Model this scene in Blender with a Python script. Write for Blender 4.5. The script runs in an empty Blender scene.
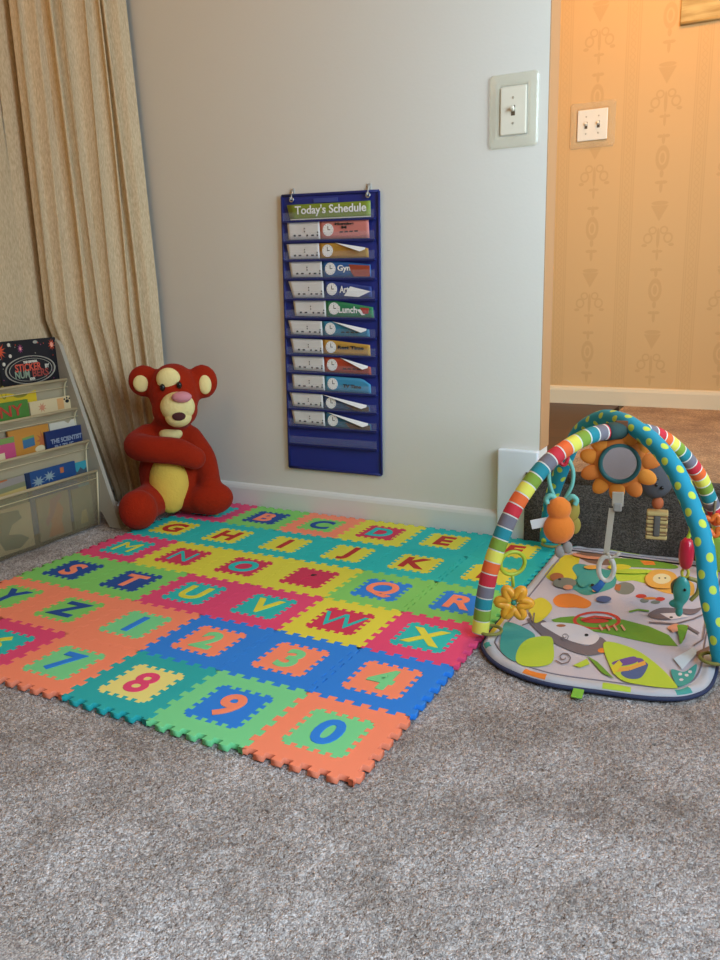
import bpy, bmesh, math, random
from mathutils import Vector, Matrix
from math import sin, cos, pi, sqrt, atan2, radians
random.seed(4)
SC = bpy.context.scene
COL = SC.collection
FZ = -0.011            # top of the carpet; the foam tiles' top face is z = 0
WY = 0.024             # face of the back wall
HZ = 0.2               # hallway floor
HY = 1.22              # hallway wall

# ------------------------------------------------------------------ materials
def lin(h):
    h = h.lstrip('#')
    out = []
    for i in (0, 2, 4):
        c = int(h[i:i+2], 16)/255
        out.append(c/12.92 if c <= 0.04045 else ((c+0.055)/1.055)**2.4)
    return (*out, 1)
MATS = {}
def M(name, hexc, rough=0.6, bump=0.0, scale=300, metal=0.0, vary=0.0, sheen=0.0, trans=0.0, alpha=1.0, coat=0.0, spec=0.5, vscale=6):
    if name in MATS: return MATS[name]
    m = bpy.data.materials.new(name); m.use_nodes = True
    nt = m.node_tree; b = nt.nodes['Principled BSDF']
    b.inputs['Base Color'].default_value = lin(hexc)
    b.inputs['Roughness'].default_value = rough
    b.inputs['Metallic'].default_value = metal
    b.inputs['Specular IOR Level'].default_value = spec
    b.inputs['Sheen Weight'].default_value = sheen
    b.inputs['Transmission Weight'].default_value = trans
    b.inputs['Alpha'].default_value = alpha
    b.inputs['Coat Weight'].default_value = coat
    if bump or vary:
        tc = nt.nodes.new('ShaderNodeTexCoord')
    if bump:
        n = nt.nodes.new('ShaderNodeTexNoise'); n.inputs['Scale'].default_value = scale; n.inputs['Detail'].default_value = 3
        nt.links.new(tc.outputs['Object'], n.inputs['Vector'])
        bp = nt.nodes.new('ShaderNodeBump'); bp.inputs['Strength'].default_value = bump; bp.inputs['Distance'].default_value = 0.002
        nt.links.new(n.outputs['Fac'], bp.inputs['Height']); nt.links.new(bp.outputs['Normal'], b.inputs['Normal'])
    if vary:
        n2 = nt.nodes.new('ShaderNodeTexNoise'); n2.inputs['Scale'].default_value = vscale; n2.inputs['Detail'].default_value = 4
        nt.links.new(tc.outputs['Object'], n2.inputs['Vector'])
        mr = nt.nodes.new('ShaderNodeMapRange'); mr.inputs['From Min'].default_value = .3; mr.inputs['From Max'].default_value = .7
        mr.inputs['To Min'].default_value = 1-vary; mr.inputs['To Max'].default_value = 1+vary
        nt.links.new(n2.outputs['Fac'], mr.inputs['Value'])
        mx = nt.nodes.new('ShaderNodeMix'); mx.data_type = 'RGBA'; mx.blend_type = 'MULTIPLY'; mx.inputs['Factor'].default_value = 1
        mx.inputs[6].default_value = lin(hexc)
        nt.links.new(mr.outputs['Result'], mx.inputs[7]); nt.links.new(mx.outputs[2], b.inputs['Base Color'])
    MATS[name] = m
    return m

class NG:
    """tiny expression helper for shader math"""
    def __init__(s, nt): s.nt = nt
    def m(s, op, a, b=None, c=None):
        n = s.nt.nodes.new('ShaderNodeMath'); n.operation = op
        for i, v in enumerate((a, b, c)):
            if v is None: continue
            if isinstance(v, (int, float)): n.inputs[i].default_value = v
            else: s.nt.links.new(v, n.inputs[i])
        return n.outputs[0]
    def length(s, dx, dz): return s.m('SQRT', s.m('ADD', s.m('MULTIPLY', dx, dx), s.m('MULTIPLY', dz, dz)))
    def lt(s, v, t, soft=0.004):
        n = s.nt.nodes.new('ShaderNodeMapRange'); n.interpolation_type = 'SMOOTHSTEP'
        n.inputs['From Min'].default_value = t+soft; n.inputs['From Max'].default_value = t-soft
        s.nt.links.new(v, n.inputs['Value']); return n.outputs['Result']

def carpet_material(name, tones):
    m = bpy.data.materials.new(name); m.use_nodes = True
    nt = m.node_tree; b = nt.nodes['Principled BSDF']; L = nt.links.new
    tc = nt.nodes.new('ShaderNodeTexCoord')
    warp = nt.nodes.new('ShaderNodeTexNoise'); warp.inputs['Scale'].default_value = 60; L(tc.outputs['Object'], warp.inputs['Vector'])
    wm = nt.nodes.new('ShaderNodeVectorMath'); wm.operation = 'MULTIPLY_ADD'; wm.inputs[1].default_value = (.008,)*3
    L(warp.outputs['Color'], wm.inputs[0]); L(tc.outputs['Object'], wm.inputs[2])
    v = nt.nodes.new('ShaderNodeTexVoronoi'); v.inputs['Scale'].default_value = 320; L(wm.outputs[0], v.inputs['Vector'])
    n = nt.nodes.new('ShaderNodeTexNoise'); n.inputs['Scale'].default_value = 290; n.inputs['Detail'].default_value = 5; n.inputs['Roughness'].default_value = .7
    L(tc.outputs['Object'], n.inputs['Vector'])
    big = nt.nodes.new('ShaderNodeTexNoise'); big.inputs['Scale'].default_value = 7; big.inputs['Detail'].default_value = 5; big.inputs['Roughness'].default_value = .6
    L(tc.outputs['Object'], big.inputs['Vector'])
    # colour of single yarns: three tones
    cr = nt.nodes.new('ShaderNodeValToRGB'); e = cr.color_ramp.elements
    e[0].position = .30; e[0].color = lin(tones[0]); e[1].position = .72; e[1].color = lin(tones[1])
    x = cr.color_ramp.elements.new(.5); x.color = lin(tones[2])
    L(n.outputs['Fac'], cr.inputs['Fac'])
    cr2 = nt.nodes.new('ShaderNodeValToRGB'); e = cr2.color_ramp.elements
    e[0].position = .3; e[0].color = lin(tones[3]); e[1].position = .75; e[1].color = lin(tones[4])
    sp = nt.nodes.new('ShaderNodeSeparateColor'); L(v.outputs['Color'], sp.inputs['Color']); L(sp.outputs[0], cr2.inputs['Fac'])
    mx = nt.nodes.new('ShaderNodeMix'); mx.data_type = 'RGBA'; mx.inputs['Factor'].default_value = .45
    L(cr.outputs['Color'], mx.inputs[6]); L(cr2.outputs['Color'], mx.inputs[7])
    mr = nt.nodes.new('ShaderNodeValToRGB'); e = mr.color_ramp.elements   # brushed and trodden patches
    e[0].position = .36; e[0].color = (.70, .655, .62, 1); e[1].position = .64; e[1].color = (1.10, 1.10, 1.12, 1)
    L(big.outputs['Fac'], mr.inputs['Fac'])
    mu = nt.nodes.new('ShaderNodeMix'); mu.data_type = 'RGBA'; mu.blend_type = 'MULTIPLY'; mu.inputs['Factor'].default_value = 1
    L(mx.outputs[2], mu.inputs[6]); L(mr.outputs['Color'], mu.inputs[7]); L(mu.outputs[2], b.inputs['Base Color'])
    b.inputs['Roughness'].default_value = .95; b.inputs['Specular IOR Level'].default_value = .1; b.inputs['Sheen Weight'].default_value = .15
    add = nt.nodes.new('ShaderNodeMath'); add.operation = 'SUBTRACT'; L(n.outputs['Fac'], add.inputs[0]); L(v.outputs['Distance'], add.inputs[1])
    bp = nt.nodes.new('ShaderNodeBump'); bp.inputs['Strength'].default_value = .8; bp.inputs['Distance'].default_value = .006
    L(add.outputs[0], bp.inputs['Height']); L(bp.outputs['Normal'], b.inputs['Normal'])
    return m
CARPET = carpet_material('taupe_carpet', ('#6c625e', '#faf3f0', '#c8bdb9', '#857b77', '#fbf6f3'))
HALLC = carpet_material('tan_hall_carpet', ('#7d5a38', '#f2c792', '#c4996a', '#8f6b46', '#f2ca98')); STEPC = carpet_material('shaded_step_carpet', ('#2f2b28', '#807970', '#58524c', '#38342f', '#857d75'))  # step carpet is darkened to carry the riser's shade in its colour

def wallpaper_material():
    m = bpy.data.materials.new('damask_wallpaper'); m.use_nodes = True
    nt = m.node_tree; b = nt.nodes['Principled BSDF']; L = nt.links.new; g = NG(nt)
    tc = nt.nodes.new('ShaderNodeTexCoord'); sx = nt.nodes.new('ShaderNodeSeparateXYZ'); L(tc.outputs['Object'], sx.inputs[0])
    X, Z = sx.outputs['X'], sx.outputs['Z']
    P, V = .245, .473
    ux = g.m('DIVIDE', g.m('ADD', X, .22), P)              # integer at motif columns
    k = g.m('ROUND', ux)
    dx = g.m('MULTIPLY', g.m('SUBTRACT', ux, k), P)
    ax = g.m('ABSOLUTE', dx)
    par = g.m('ABSOLUTE', g.m('MODULO', k, 2))            # half drop on every other column
    zz = g.m('ADD', g.m('DIVIDE', g.m('SUBTRACT', Z, .410), V), g.m('MULTIPLY', par, .5))
    dz = g.m('MULTIPLY', g.m('SUBTRACT', zz, g.m('ROUND', zz)), V)   # -V/2..V/2, oval at 0
    masks = []
    def ellipse(cx, cz, rx, rz, soft=.12): return g.lt(g.length(g.m('DIVIDE', g.m('SUBTRACT', ax, cx), rx), g.m('DIVIDE', g.m('SUBTRACT', dz, cz), rz)), 1, soft)
    def ring(cx, cz, rx, rz, w):
        d = g.length(g.m('DIVIDE', g.m('SUBTRACT', ax, cx), rx), g.m('DIVIDE', g.m('SUBTRACT', dz, cz), rz))
        return g.lt(g.m('ABSOLUTE', g.m('SUBTRACT', d, 1)), w, .1)
    masks.append(ring(0, 0, .019, .034, .28)); masks.append(ellipse(0, 0, .008, .018))
    masks.append(ellipse(0, .065, .006, .018)); masks.append(ellipse(.012, .075, .010, .006)); masks.append(ellipse(0, -.055, .007, .014))
    masks.append(ellipse(.010, -.085, .012, .006)); masks.append(ellipse(0, -.10, .006, .022))
    # urn: triangle widening upward
    uz = g.m('ADD', dz, .188)
    inside = g.m('MULTIPLY', g.lt(g.m('SUBTRACT', ax, g.m('MULTIPLY', g.m('ADD', uz, .035), .55)), 0, .003), g.m('MULTIPLY', g.lt(uz, .022, .003), g.lt(g.m('MULTIPLY', uz, -1), .034, .003)))
    masks.append(inside); masks.append(ellipse(0, -.158, .030, .008))
    masks.append(ring(.036, .190, .014, .016, .22)); masks.append(ring(.020, .218, .012, .012, .25)); masks.append(ellipse(0, .19, .006, .036)); masks.append(ellipse(.048, .165, .010, .006))
    masks.append(ellipse(0, .13, .005, .022)); masks.append(ellipse(.010, .142, .009, .005))
    # side stripes half way between the motif columns
    e = g.m('SUBTRACT', P/2, ax)                          # 0 in mid stripe
    for c in (.024, .0165): masks.append(g.m('MULTIPLY', g.lt(g.m('ABSOLUTE', g.m('SUBTRACT', e, c)), .0018, .0012), .8))
    wav = g.m('MULTIPLY', g.m('SINE', g.m('MULTIPLY', Z, 2*pi/.045)), .008)
    masks.append(g.m('MULTIPLY', g.lt(g.m('ABSOLUTE', g.m('SUBTRACT', e, g.m('ABSOLUTE', wav))), .0025, .0015), .7))
    masks.append(g.m('MULTIPLY', g.lt(e, .024, .001), .25))
    t = masks[0]
    for q in masks[1:]: t = g.m('MAXIMUM', t, q)
    mx = nt.nodes.new('ShaderNodeMix'); mx.data_type = 'RGBA'
    L(g.m('MULTIPLY', t, .33), mx.inputs['Factor']); mx.inputs[6].default_value = lin('#d1a870'); mx.inputs[7].default_value = lin('#b58c54')
    L(mx.outputs[2], b.inputs['Base Color']); b.inputs['Roughness'].default_value = .65; b.inputs['Specular IOR Level'].default_value = .3
    return m

def wood_floor_material():
    m = bpy.data.materials.new('dark_floor_boards'); m.use_nodes = True
    nt = m.node_tree; b = nt.nodes['Principled BSDF']; L = nt.links.new
    tc = nt.nodes.new('ShaderNodeTexCoord')
    br = nt.nodes.new('ShaderNodeTexBrick'); L(tc.outputs['Object'], br.inputs['Vector'])
    br.inputs['Scale'].default_value = 1; br.inputs['Brick Width'].default_value = .9; br.inputs['Row Height'].default_value = .16; br.inputs['Mortar Size'].default_value = .003
    br.inputs['Color1'].default_value = lin('#4e3020'); br.inputs['Color2'].default_value = lin('#43291b'); br.inputs['Mortar'].default_value = lin('#2c1c14')
    L(br.outputs['Color'], b.inputs['Base Color']); b.inputs['Roughness'].default_value = .45
    return m

def curtain_material():
    m = bpy.data.materials.new('beige_woven_curtain'); m.use_nodes = True
    nt = m.node_tree; b = nt.nodes['Principled BSDF']; L = nt.links.new
    tc = nt.nodes.new('ShaderNodeTexCoord')
    mp = nt.nodes.new('ShaderNodeMapping'); mp.inputs['Scale'].default_value = (300, 300, 70); L(tc.outputs['Object'], mp.inputs['Vector'])
    n = nt.nodes.new('ShaderNodeTexNoise'); n.inputs['Scale'].default_value = 1; n.inputs['Detail'].default_value = 3; L(mp.outputs[0], n.inputs['Vector'])
    cr = nt.nodes.new('ShaderNodeValToRGB'); e = cr.color_ramp.elements
    e[0].position = .3; e[0].color = lin('#bda582'); e[1].position = .7; e[1].color = lin('#dac5a2')
    L(n.outputs['Fac'], cr.inputs['Fac']); L(cr.outputs['Color'], b.inputs['Base Color'])
    bp = nt.nodes.new('ShaderNodeBump'); bp.inputs['Strength'].default_value = .25; bp.inputs['Distance'].default_value = .002
    L(n.outputs['Fac'], bp.inputs['Height']); L(bp.outputs['Normal'], b.inputs['Normal'])
    b.inputs['Roughness'].default_value = .9; b.inputs['Sheen Weight'].default_value = .1; b.inputs['Specular IOR Level'].default_value = .15
    return m

def plush_material(name, hexc):
    m = M(name, hexc, rough=.95, sheen=.06, spec=.1, bump=1.0, scale=160, vary=.13)
    return m

# ------------------------------------------------------------------ object helpers
def link(o, parent=None):
    COL.objects.link(o)
    if parent is not None: o.parent = parent
    return o
def mesh_obj(name, me, mats, parent=None, smooth=False):
    o = bpy.data.objects.new(name, me)
    if not isinstance(mats, (list, tuple)): mats = [mats]
    if len(me.materials): me.materials.clear()
    for m in mats: me.materials.append(m)
    if smooth:
        for p in me.polygons: p.use_smooth = True
    return link(o, parent)
def obj(name, bm, mats, parent=None, smooth=False):
    me = bpy.data.meshes.new(name); bmesh.ops.recalc_face_normals(bm, faces=bm.faces[:])
    bm.to_mesh(me); bm.free()
    return mesh_obj(name, me, mats, parent, smooth)
def tag(o, label, cat, group=None):
    o['label'] = label; o['category'] = cat
    if group: o['group'] = group
    return o
def thing(name, label, cat, loc=(0, 0, 0), rotz=0, group=None):
    o = bpy.data.objects.new(name, None); o.empty_display_size = .05
    o.location = loc; o.rotation_euler = (0, 0, rotz); COL.objects.link(o)
    return tag(o, label, cat, group)
def structure(o): o['kind'] = 'structure'; return o

def new(): return bmesh.new()
def add_box(bm, lo, hi, bevel=0.0, seg=2, mat=0, mtx=None):
    lo, hi = Vector(lo), Vector(hi)
    r = bmesh.ops.create_cube(bm, size=1); vs = r['verts']
    for v in vs: v.co = Vector(((v.co.x+.5)*(hi.x-lo.x)+lo.x, (v.co.y+.5)*(hi.y-lo.y)+lo.y, (v.co.z+.5)*(hi.z-lo.z)+lo.z))
    fs = list({f for v in vs for f in v.link_faces})
    if bevel:
        es = list({e for v in vs for e in v.link_edges})
        rr = bmesh.ops.bevel(bm, geom=es, offset=bevel, segments=seg, affect='EDGES', profile=.5)
        fs = [f for f in rr['faces']] + [f for f in fs if f.is_valid]
        vs = list({v for f in fs for v in f.verts})
    for f in fs: f.material_index = mat
    if mtx is not None: bmesh.ops.transform(bm, matrix=mtx, verts=vs)
    return vs
def box(name, lo, hi, mats, parent=None, bevel=0.0, seg=2, smooth=False):
    bm = new(); add_box(bm, lo, hi, bevel, seg); return obj(name, bm, mats, parent, smooth)
def add_ell(bm, c, r, u=24, v=14, mat=0, rot=None):
    rr = bmesh.ops.create_uvsphere(bm, u_segments=u, v_segments=v, radius=1); vs = rr['verts']
    mtx = Matrix.Translation(Vector(c)) @ (rot.to_4x4() if rot is not None else Matrix()) @ Matrix.Diagonal((r[0], r[1], r[2], 1))
    bmesh.ops.transform(bm, matrix=mtx, verts=vs)
    for f in {f for q in vs for f in q.link_faces}: f.material_index = mat; f.smooth = True
    return vs
def frames(pts, closed=False):
    n = len(pts); T = []
    for i in range(n):
        a = pts[(i-1) % n] if (closed or i > 0) else pts[i]
        b = pts[(i+1) % n] if (closed or i < n-1) else pts[i]
        T.append((b-a).normalized())
    up = Vector((0, 0, 1)) if abs(T[0].z) < .9 else Vector((1, 0, 0))
    N = [(up - T[0]*up.dot(T[0])).normalized()]
    for i in range(1, n):
        q = N[-1] - T[i]*N[-1].dot(T[i]); N.append(q.normalized())
    return T, N
def add_tube(bm, pts, rad, seg=12, closed=False, mat=None, caps=True, flat=1.0):
    """sweep a round (or flattened) section; rad a number or a list; mat a function(i, j) -> index"""
    pts = [Vector(p) for p in pts]; n = len(pts); T, N = frames(pts, closed)
    R = rad if isinstance(rad, (list, tuple)) else [rad]*n
    rings = []
    for i in range(n):
        B = T[i].cross(N[i])
        rings.append([bm.verts.new(pts[i] + N[i]*cos(2*pi*j/seg)*R[i] + B*sin(2*pi*j/seg)*R[i]*flat) for j in range(seg)])
    m = n if closed else n-1
    for i in range(m):
        a, b = rings[i], rings[(i+1) % n]
        for j in range(seg):
            f = bm.faces.new((a[j], a[(j+1) % seg], b[(j+1) % seg], b[j])); f.smooth = True
            if mat is not None: f.material_index = mat(i, j) if callable(mat) else mat
    if caps and not closed:
        for rg, fl, i in ((rings[0], True, 0), (rings[-1], False, n-2)):
            f = bm.faces.new(rg[::-1] if fl else rg)
            if mat is not None: f.material_index = mat(i, 0) if callable(mat) else mat
    return rings
def tube(name, pts, rad, mats, parent=None, **k):
    bm = new(); add_tube(bm, pts, rad, **k); return obj(name, bm, mats, parent)
def arc(c, r, a0, a1, n, ax=(1, 0, 0), ay=(0, 0, 1)):
    c, ax, ay = Vector(c), Vector(ax), Vector(ay)
    return [c + ax*r*cos(a0+(a1-a0)*i/(n-1)) + ay*r*sin(a0+(a1-a0)*i/(n-1)) for i in range(n)]
def ring_pts(c, r, n=28, ax=(1, 0, 0), ay=(0, 0, 1)): return arc(c, r, 0, 2*pi*(n-1)/n, n, ax, ay)
def smooth_path(P, n=8):
    """Catmull-Rom through P"""
    P = [Vector(p) for p in P]; out = []
    for i in range(len(P)-1):
        p0 = P[i-1] if i else P[i]*2-P[i+1]; p1, p2 = P[i], P[i+1]; p3 = P[i+2] if i+2 < len(P) else P[i+1]*2-P[i]
        for j in range(n):
            t = j/n
            out.append(.5*((2*p1)+(-p0+p2)*t+(2*p0-5*p1+4*p2-p3)*t*t+(-p0+3*p1-3*p2+p3)*t**3))
    out.append(P[-1]); return out

def curve_mesh(loops, depth, bevel=0.0, z=0.0, smooth=False):
    """flat outline(s), holes allowed, extruded from z-depth to z, into a mesh"""
    cu = bpy.data.curves.new('outline', 'CURVE'); cu.dimensions = '2D'; cu.fill_mode = 'BOTH'
    for lp in loops:
        s = cu.splines.new('POLY'); s.points.add(len(lp)-1); s.use_cyclic_u = True
        for p, q in zip(s.points, lp): p.co = (q[0], q[1], 0, 1)
    cu.extrude = max(depth/2-bevel, 0); cu.bevel_depth = bevel; cu.bevel_resolution = 1; cu.offset = -bevel
    o = bpy.data.objects.new('outline', cu); COL.objects.link(o)
    bpy.context.view_layer.update()
    dg = bpy.context.evaluated_depsgraph_get()
    me = bpy.data.meshes.new_from_object(o.evaluated_get(dg)); bpy.data.objects.remove(o); bpy.data.curves.remove(cu)
    me.transform(Matrix.Translation((0, 0, z-depth/2)))
    return me
def text_mesh(s, size, depth=0.0006, bold=0.0, bevel=0.0, shear=0.0, spacing=1.0):
    cu = bpy.data.curves.new('writing', 'FONT'); cu.body = s; cu.size = size; cu.extrude = depth/2; cu.offset = bold
    cu.align_x = 'CENTER'; cu.align_y = 'CENTER'; cu.bevel_depth = bevel; cu.shear = shear; cu.space_character = spacing; cu.resolution_u = 4
    o = bpy.data.objects.new('writing', cu); COL.objects.link(o)
    bpy.context.view_layer.update()
    dg = bpy.context.evaluated_depsgraph_get()
    me = bpy.data.meshes.new_from_object(o.evaluated_get(dg)); bpy.data.objects.remove(o); bpy.data.curves.remove(cu)
    xs = [v.co.x for v in me.vertices]; ys = [v.co.y for v in me.vertices]
    if xs: me.transform(Matrix.Translation((-(min(xs)+max(xs))/2, -(min(ys)+max(ys))/2, 0)))
    return me
RX90 = Matrix.Rotation(pi/2, 4, 'X')                                   # text plane -> facing -y
FACE_X = Matrix(((0, 0, 1, 0), (1, 0, 0, 0), (0, 1, 0, 0), (0, 0, 0, 1)))   # text plane -> facing +x
def fit_text(s, w, h, depth=.0006, bold=0.0):
    me = text_mesh(s, 1, depth, 0)
    xs = [v.co.x for v in me.vertices]; ys = [v.co.y for v in me.vertices]
    sx = w/(max(xs)-min(xs)); sy = h/(max(ys)-min(ys)); me2 = text_mesh(s, 1, depth, bold/sy)
    me2.transform(Matrix.Diagonal((sx, sy, 1, 1))); bpy.data.meshes.remove(me); return me2
def remeshed(bm, voxel, smooth_iter=6):
    """weld overlapping lumps into one continuous skin"""
    me = bpy.data.meshes.new('skin'); bm.to_mesh(me); bm.free()
    o = bpy.data.objects.new('skin', me); COL.objects.link(o)
    md = o.modifiers.new('r', 'REMESH'); md.mode = 'VOXEL'; md.voxel_size = voxel
    ms = o.modifiers.new('s', 'SMOOTH'); ms.iterations = smooth_iter; ms.factor = .5
    bpy.context.view_layer.update(); dg = bpy.context.evaluated_depsgraph_get()
    out = bpy.data.meshes.new_from_object(o.evaluated_get(dg)); bpy.data.objects.remove(o)
    return out
# light levels
WIN_R = (-1.4, -.12); WIN_ADDED = (-2.6, -1.65)
P_R, P_F, P_H, P_L, WORLD, EXPO = 29, 28, 22, 8.5, .12, 0.5
AIM = (1.15, 108, .0, 105, 1.6); DAY = (.62, .79, .93)
LAMP = (.2, .5, 2.25); LAMP2 = (-1.02, -1.25, 1.75)
# ================================================================== the setting
WALL = M('warm_grey_wall_paint', '#dcd9cf', rough=.75, bump=.15, scale=120, spec=.25)
TRIM = M('white_trim_paint', '#dfdfdb', rough=.45, spec=.4)
HTRIM = M('cream_hall_trim_paint', '#e0cda8', rough=.45, spec=.4)
WHITEC = M('ceiling_paint', '#c9b894', rough=.9); OTHER = M('tan_bounce_walls', '#8f7048', rough=.7)  # tan on unseen walls and ceiling, chosen to warm the bounced light
def wall(name, lo, hi, m=WALL, **k): return structure(box(name, lo, hi, m, **k))
XL, XR, YR, ZC = -1.68, 1.45, -3.9, 2.42
import numpy as np
def carpet_floor():
    # cut-pile carpet: a dense jittered relief where the floor is seen close, flat carpet around it
    rng = np.random.default_rng(2); sp = .0033
    x0, x1, y0, y1 = -1.5, .95, -1.62, .02
    nx, ny = int((x1-x0)/sp), int((y1-y0)/sp)
    gx, gy = np.meshgrid(np.linspace(x0, x1, nx), np.linspace(y0, y1, ny)); gx = gx+0; gx[::2] += sp/2
    gx += rng.normal(0, sp*.22, gx.shape); gy += rng.normal(0, sp*.22, gy.shape)
    low = sum(np.sin(gx*a+gy*b+c) for a, b, c in ((23, 11, 0), (-17, 29, 2), (41, -33, 1), (9, 47, 4)))/4
    gz = FZ-.0005 - .0055*rng.random(gx.shape)**1.3 - .0012*(1+low)*.5
    edge = np.minimum.reduce([gx-x0, x1-gx, gy-y0, y1-gy]); gz = np.where(edge < sp, FZ-.012, gz)
    co = np.stack([gx, gy, gz], -1).reshape(-1, 3)
    i = np.arange(nx*ny).reshape(ny, nx); q = np.stack([i[:-1, :-1], i[:-1, 1:], i[1:, 1:], i[1:, :-1]], -1).reshape(-1, 4)
    n = len(co); X0, X1, Y0, Y1 = XL-.1, XR+.1, YR-.1, WY+.02
    ex = []; fq = []
    def quad(a, b, c, d):
        k = n+len(ex); ex.extend([a, b, c, d]); fq.append([k, k+1, k+2, k+3])
    z = FZ-.003
    quad((X0, Y0, z), (X1, Y0, z), (X1, y0+.004, z), (X0, y0+.004, z)); quad((X0, y0+.004, z), (x0+.004, y0+.004, z), (x0+.004, Y1, z), (X0, Y1, z)); quad((x1-.004, y0+.004, z), (X1, y0+.004, z), (X1, Y1, z), (x1-.004, Y1, z)); quad((x0+.004, y1-.004, z), (x1-.004, y1-.004, z), (x1-.004, Y1, z), (x0+.004, Y1, z))
    b = FZ-.1; quad((X0, Y0, b), (X0, Y1, b), (X1, Y1, b), (X1, Y0, b))
    co = np.concatenate([co, np.array(ex)]); q = np.concatenate([q, np.array(fq)])
    me = bpy.data.meshes.new('floor'); me.vertices.add(len(co)); me.vertices.foreach_set('co', co.ravel())
    me.loops.add(q.size); me.loops.foreach_set('vertex_index', q.ravel().astype(np.int32))
    me.polygons.add(len(q)); me.polygons.foreach_set('loop_start', np.arange(0, q.size, 4, dtype=np.int32)); me.polygons.foreach_set('loop_total', np.full(len(q), 4, dtype=np.int32))
    me.polygons.foreach_set('use_smooth', np.ones(len(q), dtype=bool)); me.update(); me.validate()
    return structure(mesh_obj('floor', me, CARPET))
carpet_floor()
# back wall with the opening to the hallway at its right
JX, JB = -.074, .104
bm = new(); add_box(bm, (XL-.1, WY, FZ-.05), (JX, JB, ZC)); add_box(bm, (JX, WY, 2.12), (1.2, JB, ZC)); add_box(bm, (1.2, WY, FZ-.05), (XR+.1, JB, ZC))
structure(obj('wall_back', bm, WALL))
wall('wall_left', (XL-.1, YR-.1, FZ-.05), (XL, WY, ZC))
wall('ceiling', (XL-.1, YR-.1, ZC), (XR+.1, HY+.1, ZC+.1), WHITEC)
# right wall with two windows, the front one added for light; plain rear wall
def wall_with_window(name, axis, at, a0, a1, w0, w1, z0, z1, th):
    bm = new()
    def seg(s0, s1, q0, q1):
        if axis == 'x': add_box(bm, (at, s0, q0), (at+th, s1, q1))
        else: add_box(bm, (s0, at-th, q0), (s1, at, q1))
    seg(a0, w0, FZ-.05, ZC); seg(w1, a1, FZ-.05, ZC); seg(w0, w1, FZ-.05, z0); seg(w0, w1, z1, ZC)
    return structure(obj(name, bm, OTHER))
wall_with_window('wall_right', 'x', XR, -1.6, WY, WIN_R[0], WIN_R[1], .5, 2.15, .1)
wall_with_window('wall_right', 'x', XR, YR-.1, -1.6, WIN_ADDED[0], WIN_ADDED[1], .5, 2.15, .1)  # front opening is added to light the near carpet
structure(box('wall_rear', (XL-.1, YR-.1, FZ-.05), (XR+.1, YR, ZC), OTHER))
def window_frame(name, axis, at, w0, w1, z0, z1):
    bm = new(); t = .05
    def bar(s0, s1, q0, q1):
        if axis == 'x': add_box(bm, (at+.02, s0, q0), (at+.08, s1, q1), .004)
        else: add_box(bm, (s0, at-.08, q0), (s1, at-.02, q1), .004)
    bar(w0, w0+t, z0, z1); bar(w1-t, w1, z0, z1); bar(w0+t, w1-t, z0, z0+t); bar(w0+t, w1-t, z1-t, z1)
    c = (w0+w1)/2; bar(c-.025, c+.025, z0+t, z1-t)
    structure(obj(name, bm, TRIM))
window_frame('window_1', 'x', XR, WIN_R[0], WIN_R[1], .5, 2.15)
window_frame('added_window', 'x', XR, WIN_ADDED[0], WIN_ADDED[1], .5, 2.15)  # frame of the added front opening
# baseboard along the back wall: flat board with a rounded top
bm = new()
prof = [(WY, FZ), (.010, FZ), (.010, .052), (.0125, .060), (.017, .066), (WY, .069)]
x0, x1 = XL, -.185
va = [bm.verts.new((x0, y, z)) for y, z in prof]; vb = [bm.verts.new((x1, y, z)) for y, z in prof]
for i in range(len(prof)):
    j = (i+1) % len(prof); bm.faces.new((va[i], va[j], vb[j], vb[i]))
bm.faces.new(va[::-1]); bm.faces.new(vb)
structure(obj('baseboard_back', bm, TRIM))
# tall white block that ends the baseboard beside the step
structure(box('trim_1', (-.186, .004, FZ), (-.0725, WY+.001, .25), M('cool_white_gloss_paint', '#e6ecf1', rough=.3), bevel=.004))
# carpeted step: one carpeted slab with a rounded nose
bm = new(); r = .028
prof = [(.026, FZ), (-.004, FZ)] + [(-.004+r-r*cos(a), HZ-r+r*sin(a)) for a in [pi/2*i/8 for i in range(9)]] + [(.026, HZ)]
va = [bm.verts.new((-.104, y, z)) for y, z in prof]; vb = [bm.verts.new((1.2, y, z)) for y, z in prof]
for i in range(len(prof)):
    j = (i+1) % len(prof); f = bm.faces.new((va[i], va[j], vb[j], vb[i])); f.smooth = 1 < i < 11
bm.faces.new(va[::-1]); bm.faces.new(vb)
structure(obj('floor_step', bm, STEPC))  # shade on the riser sits in this darker carpet colour
structure(box('floor_hall', (-.062, .026, FZ), (2.7, HY+.02, HZ), HALLC))
bm = new(); add_box(bm, (-1.7, JB, HZ-.1), (-.085, HY+.02, HZ-.001))
structure(obj('floor_hall_boards', bm, wood_floor_material()))
WP = wallpaper_material()
structure(box('wall_hall', (-1.7, HY, HZ-.05), (2.7, HY+.1, ZC), WP))
structure(box('wall_hall_left', (-1.8, JB, HZ-.05), (-1.7, HY+.1, ZC), WP))
structure(box('wall_hall_right', (2.7, JB, HZ-.05), (2.8, HY+.1, ZC), WP))
bm = new()
prof = [(HY, HZ), (HY-.014, HZ), (HY-.014, HZ+.055), (HY-.010, HZ+.066), (HY, HZ+.071)]
va = [bm.verts.new((-1.7, y, z)) for y, z in prof]; vb = [bm.verts.new((2.7, y, z)) for y, z in prof]
for i in range(len(prof)):
    j = (i+1) % len(prof); bm.faces.new((va[i], va[j], vb[j], vb[i]))
structure(obj('baseboard_hall', bm, HTRIM))
# painted end of the wall facing the hallway opening
structure(box('trim_2', (JX-.004, WY+.0005, .25), (JX+.003, JB+.003, 2.12), M('tan_jamb_paint', '#b3895f', rough=.6), bevel=.001))

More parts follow.
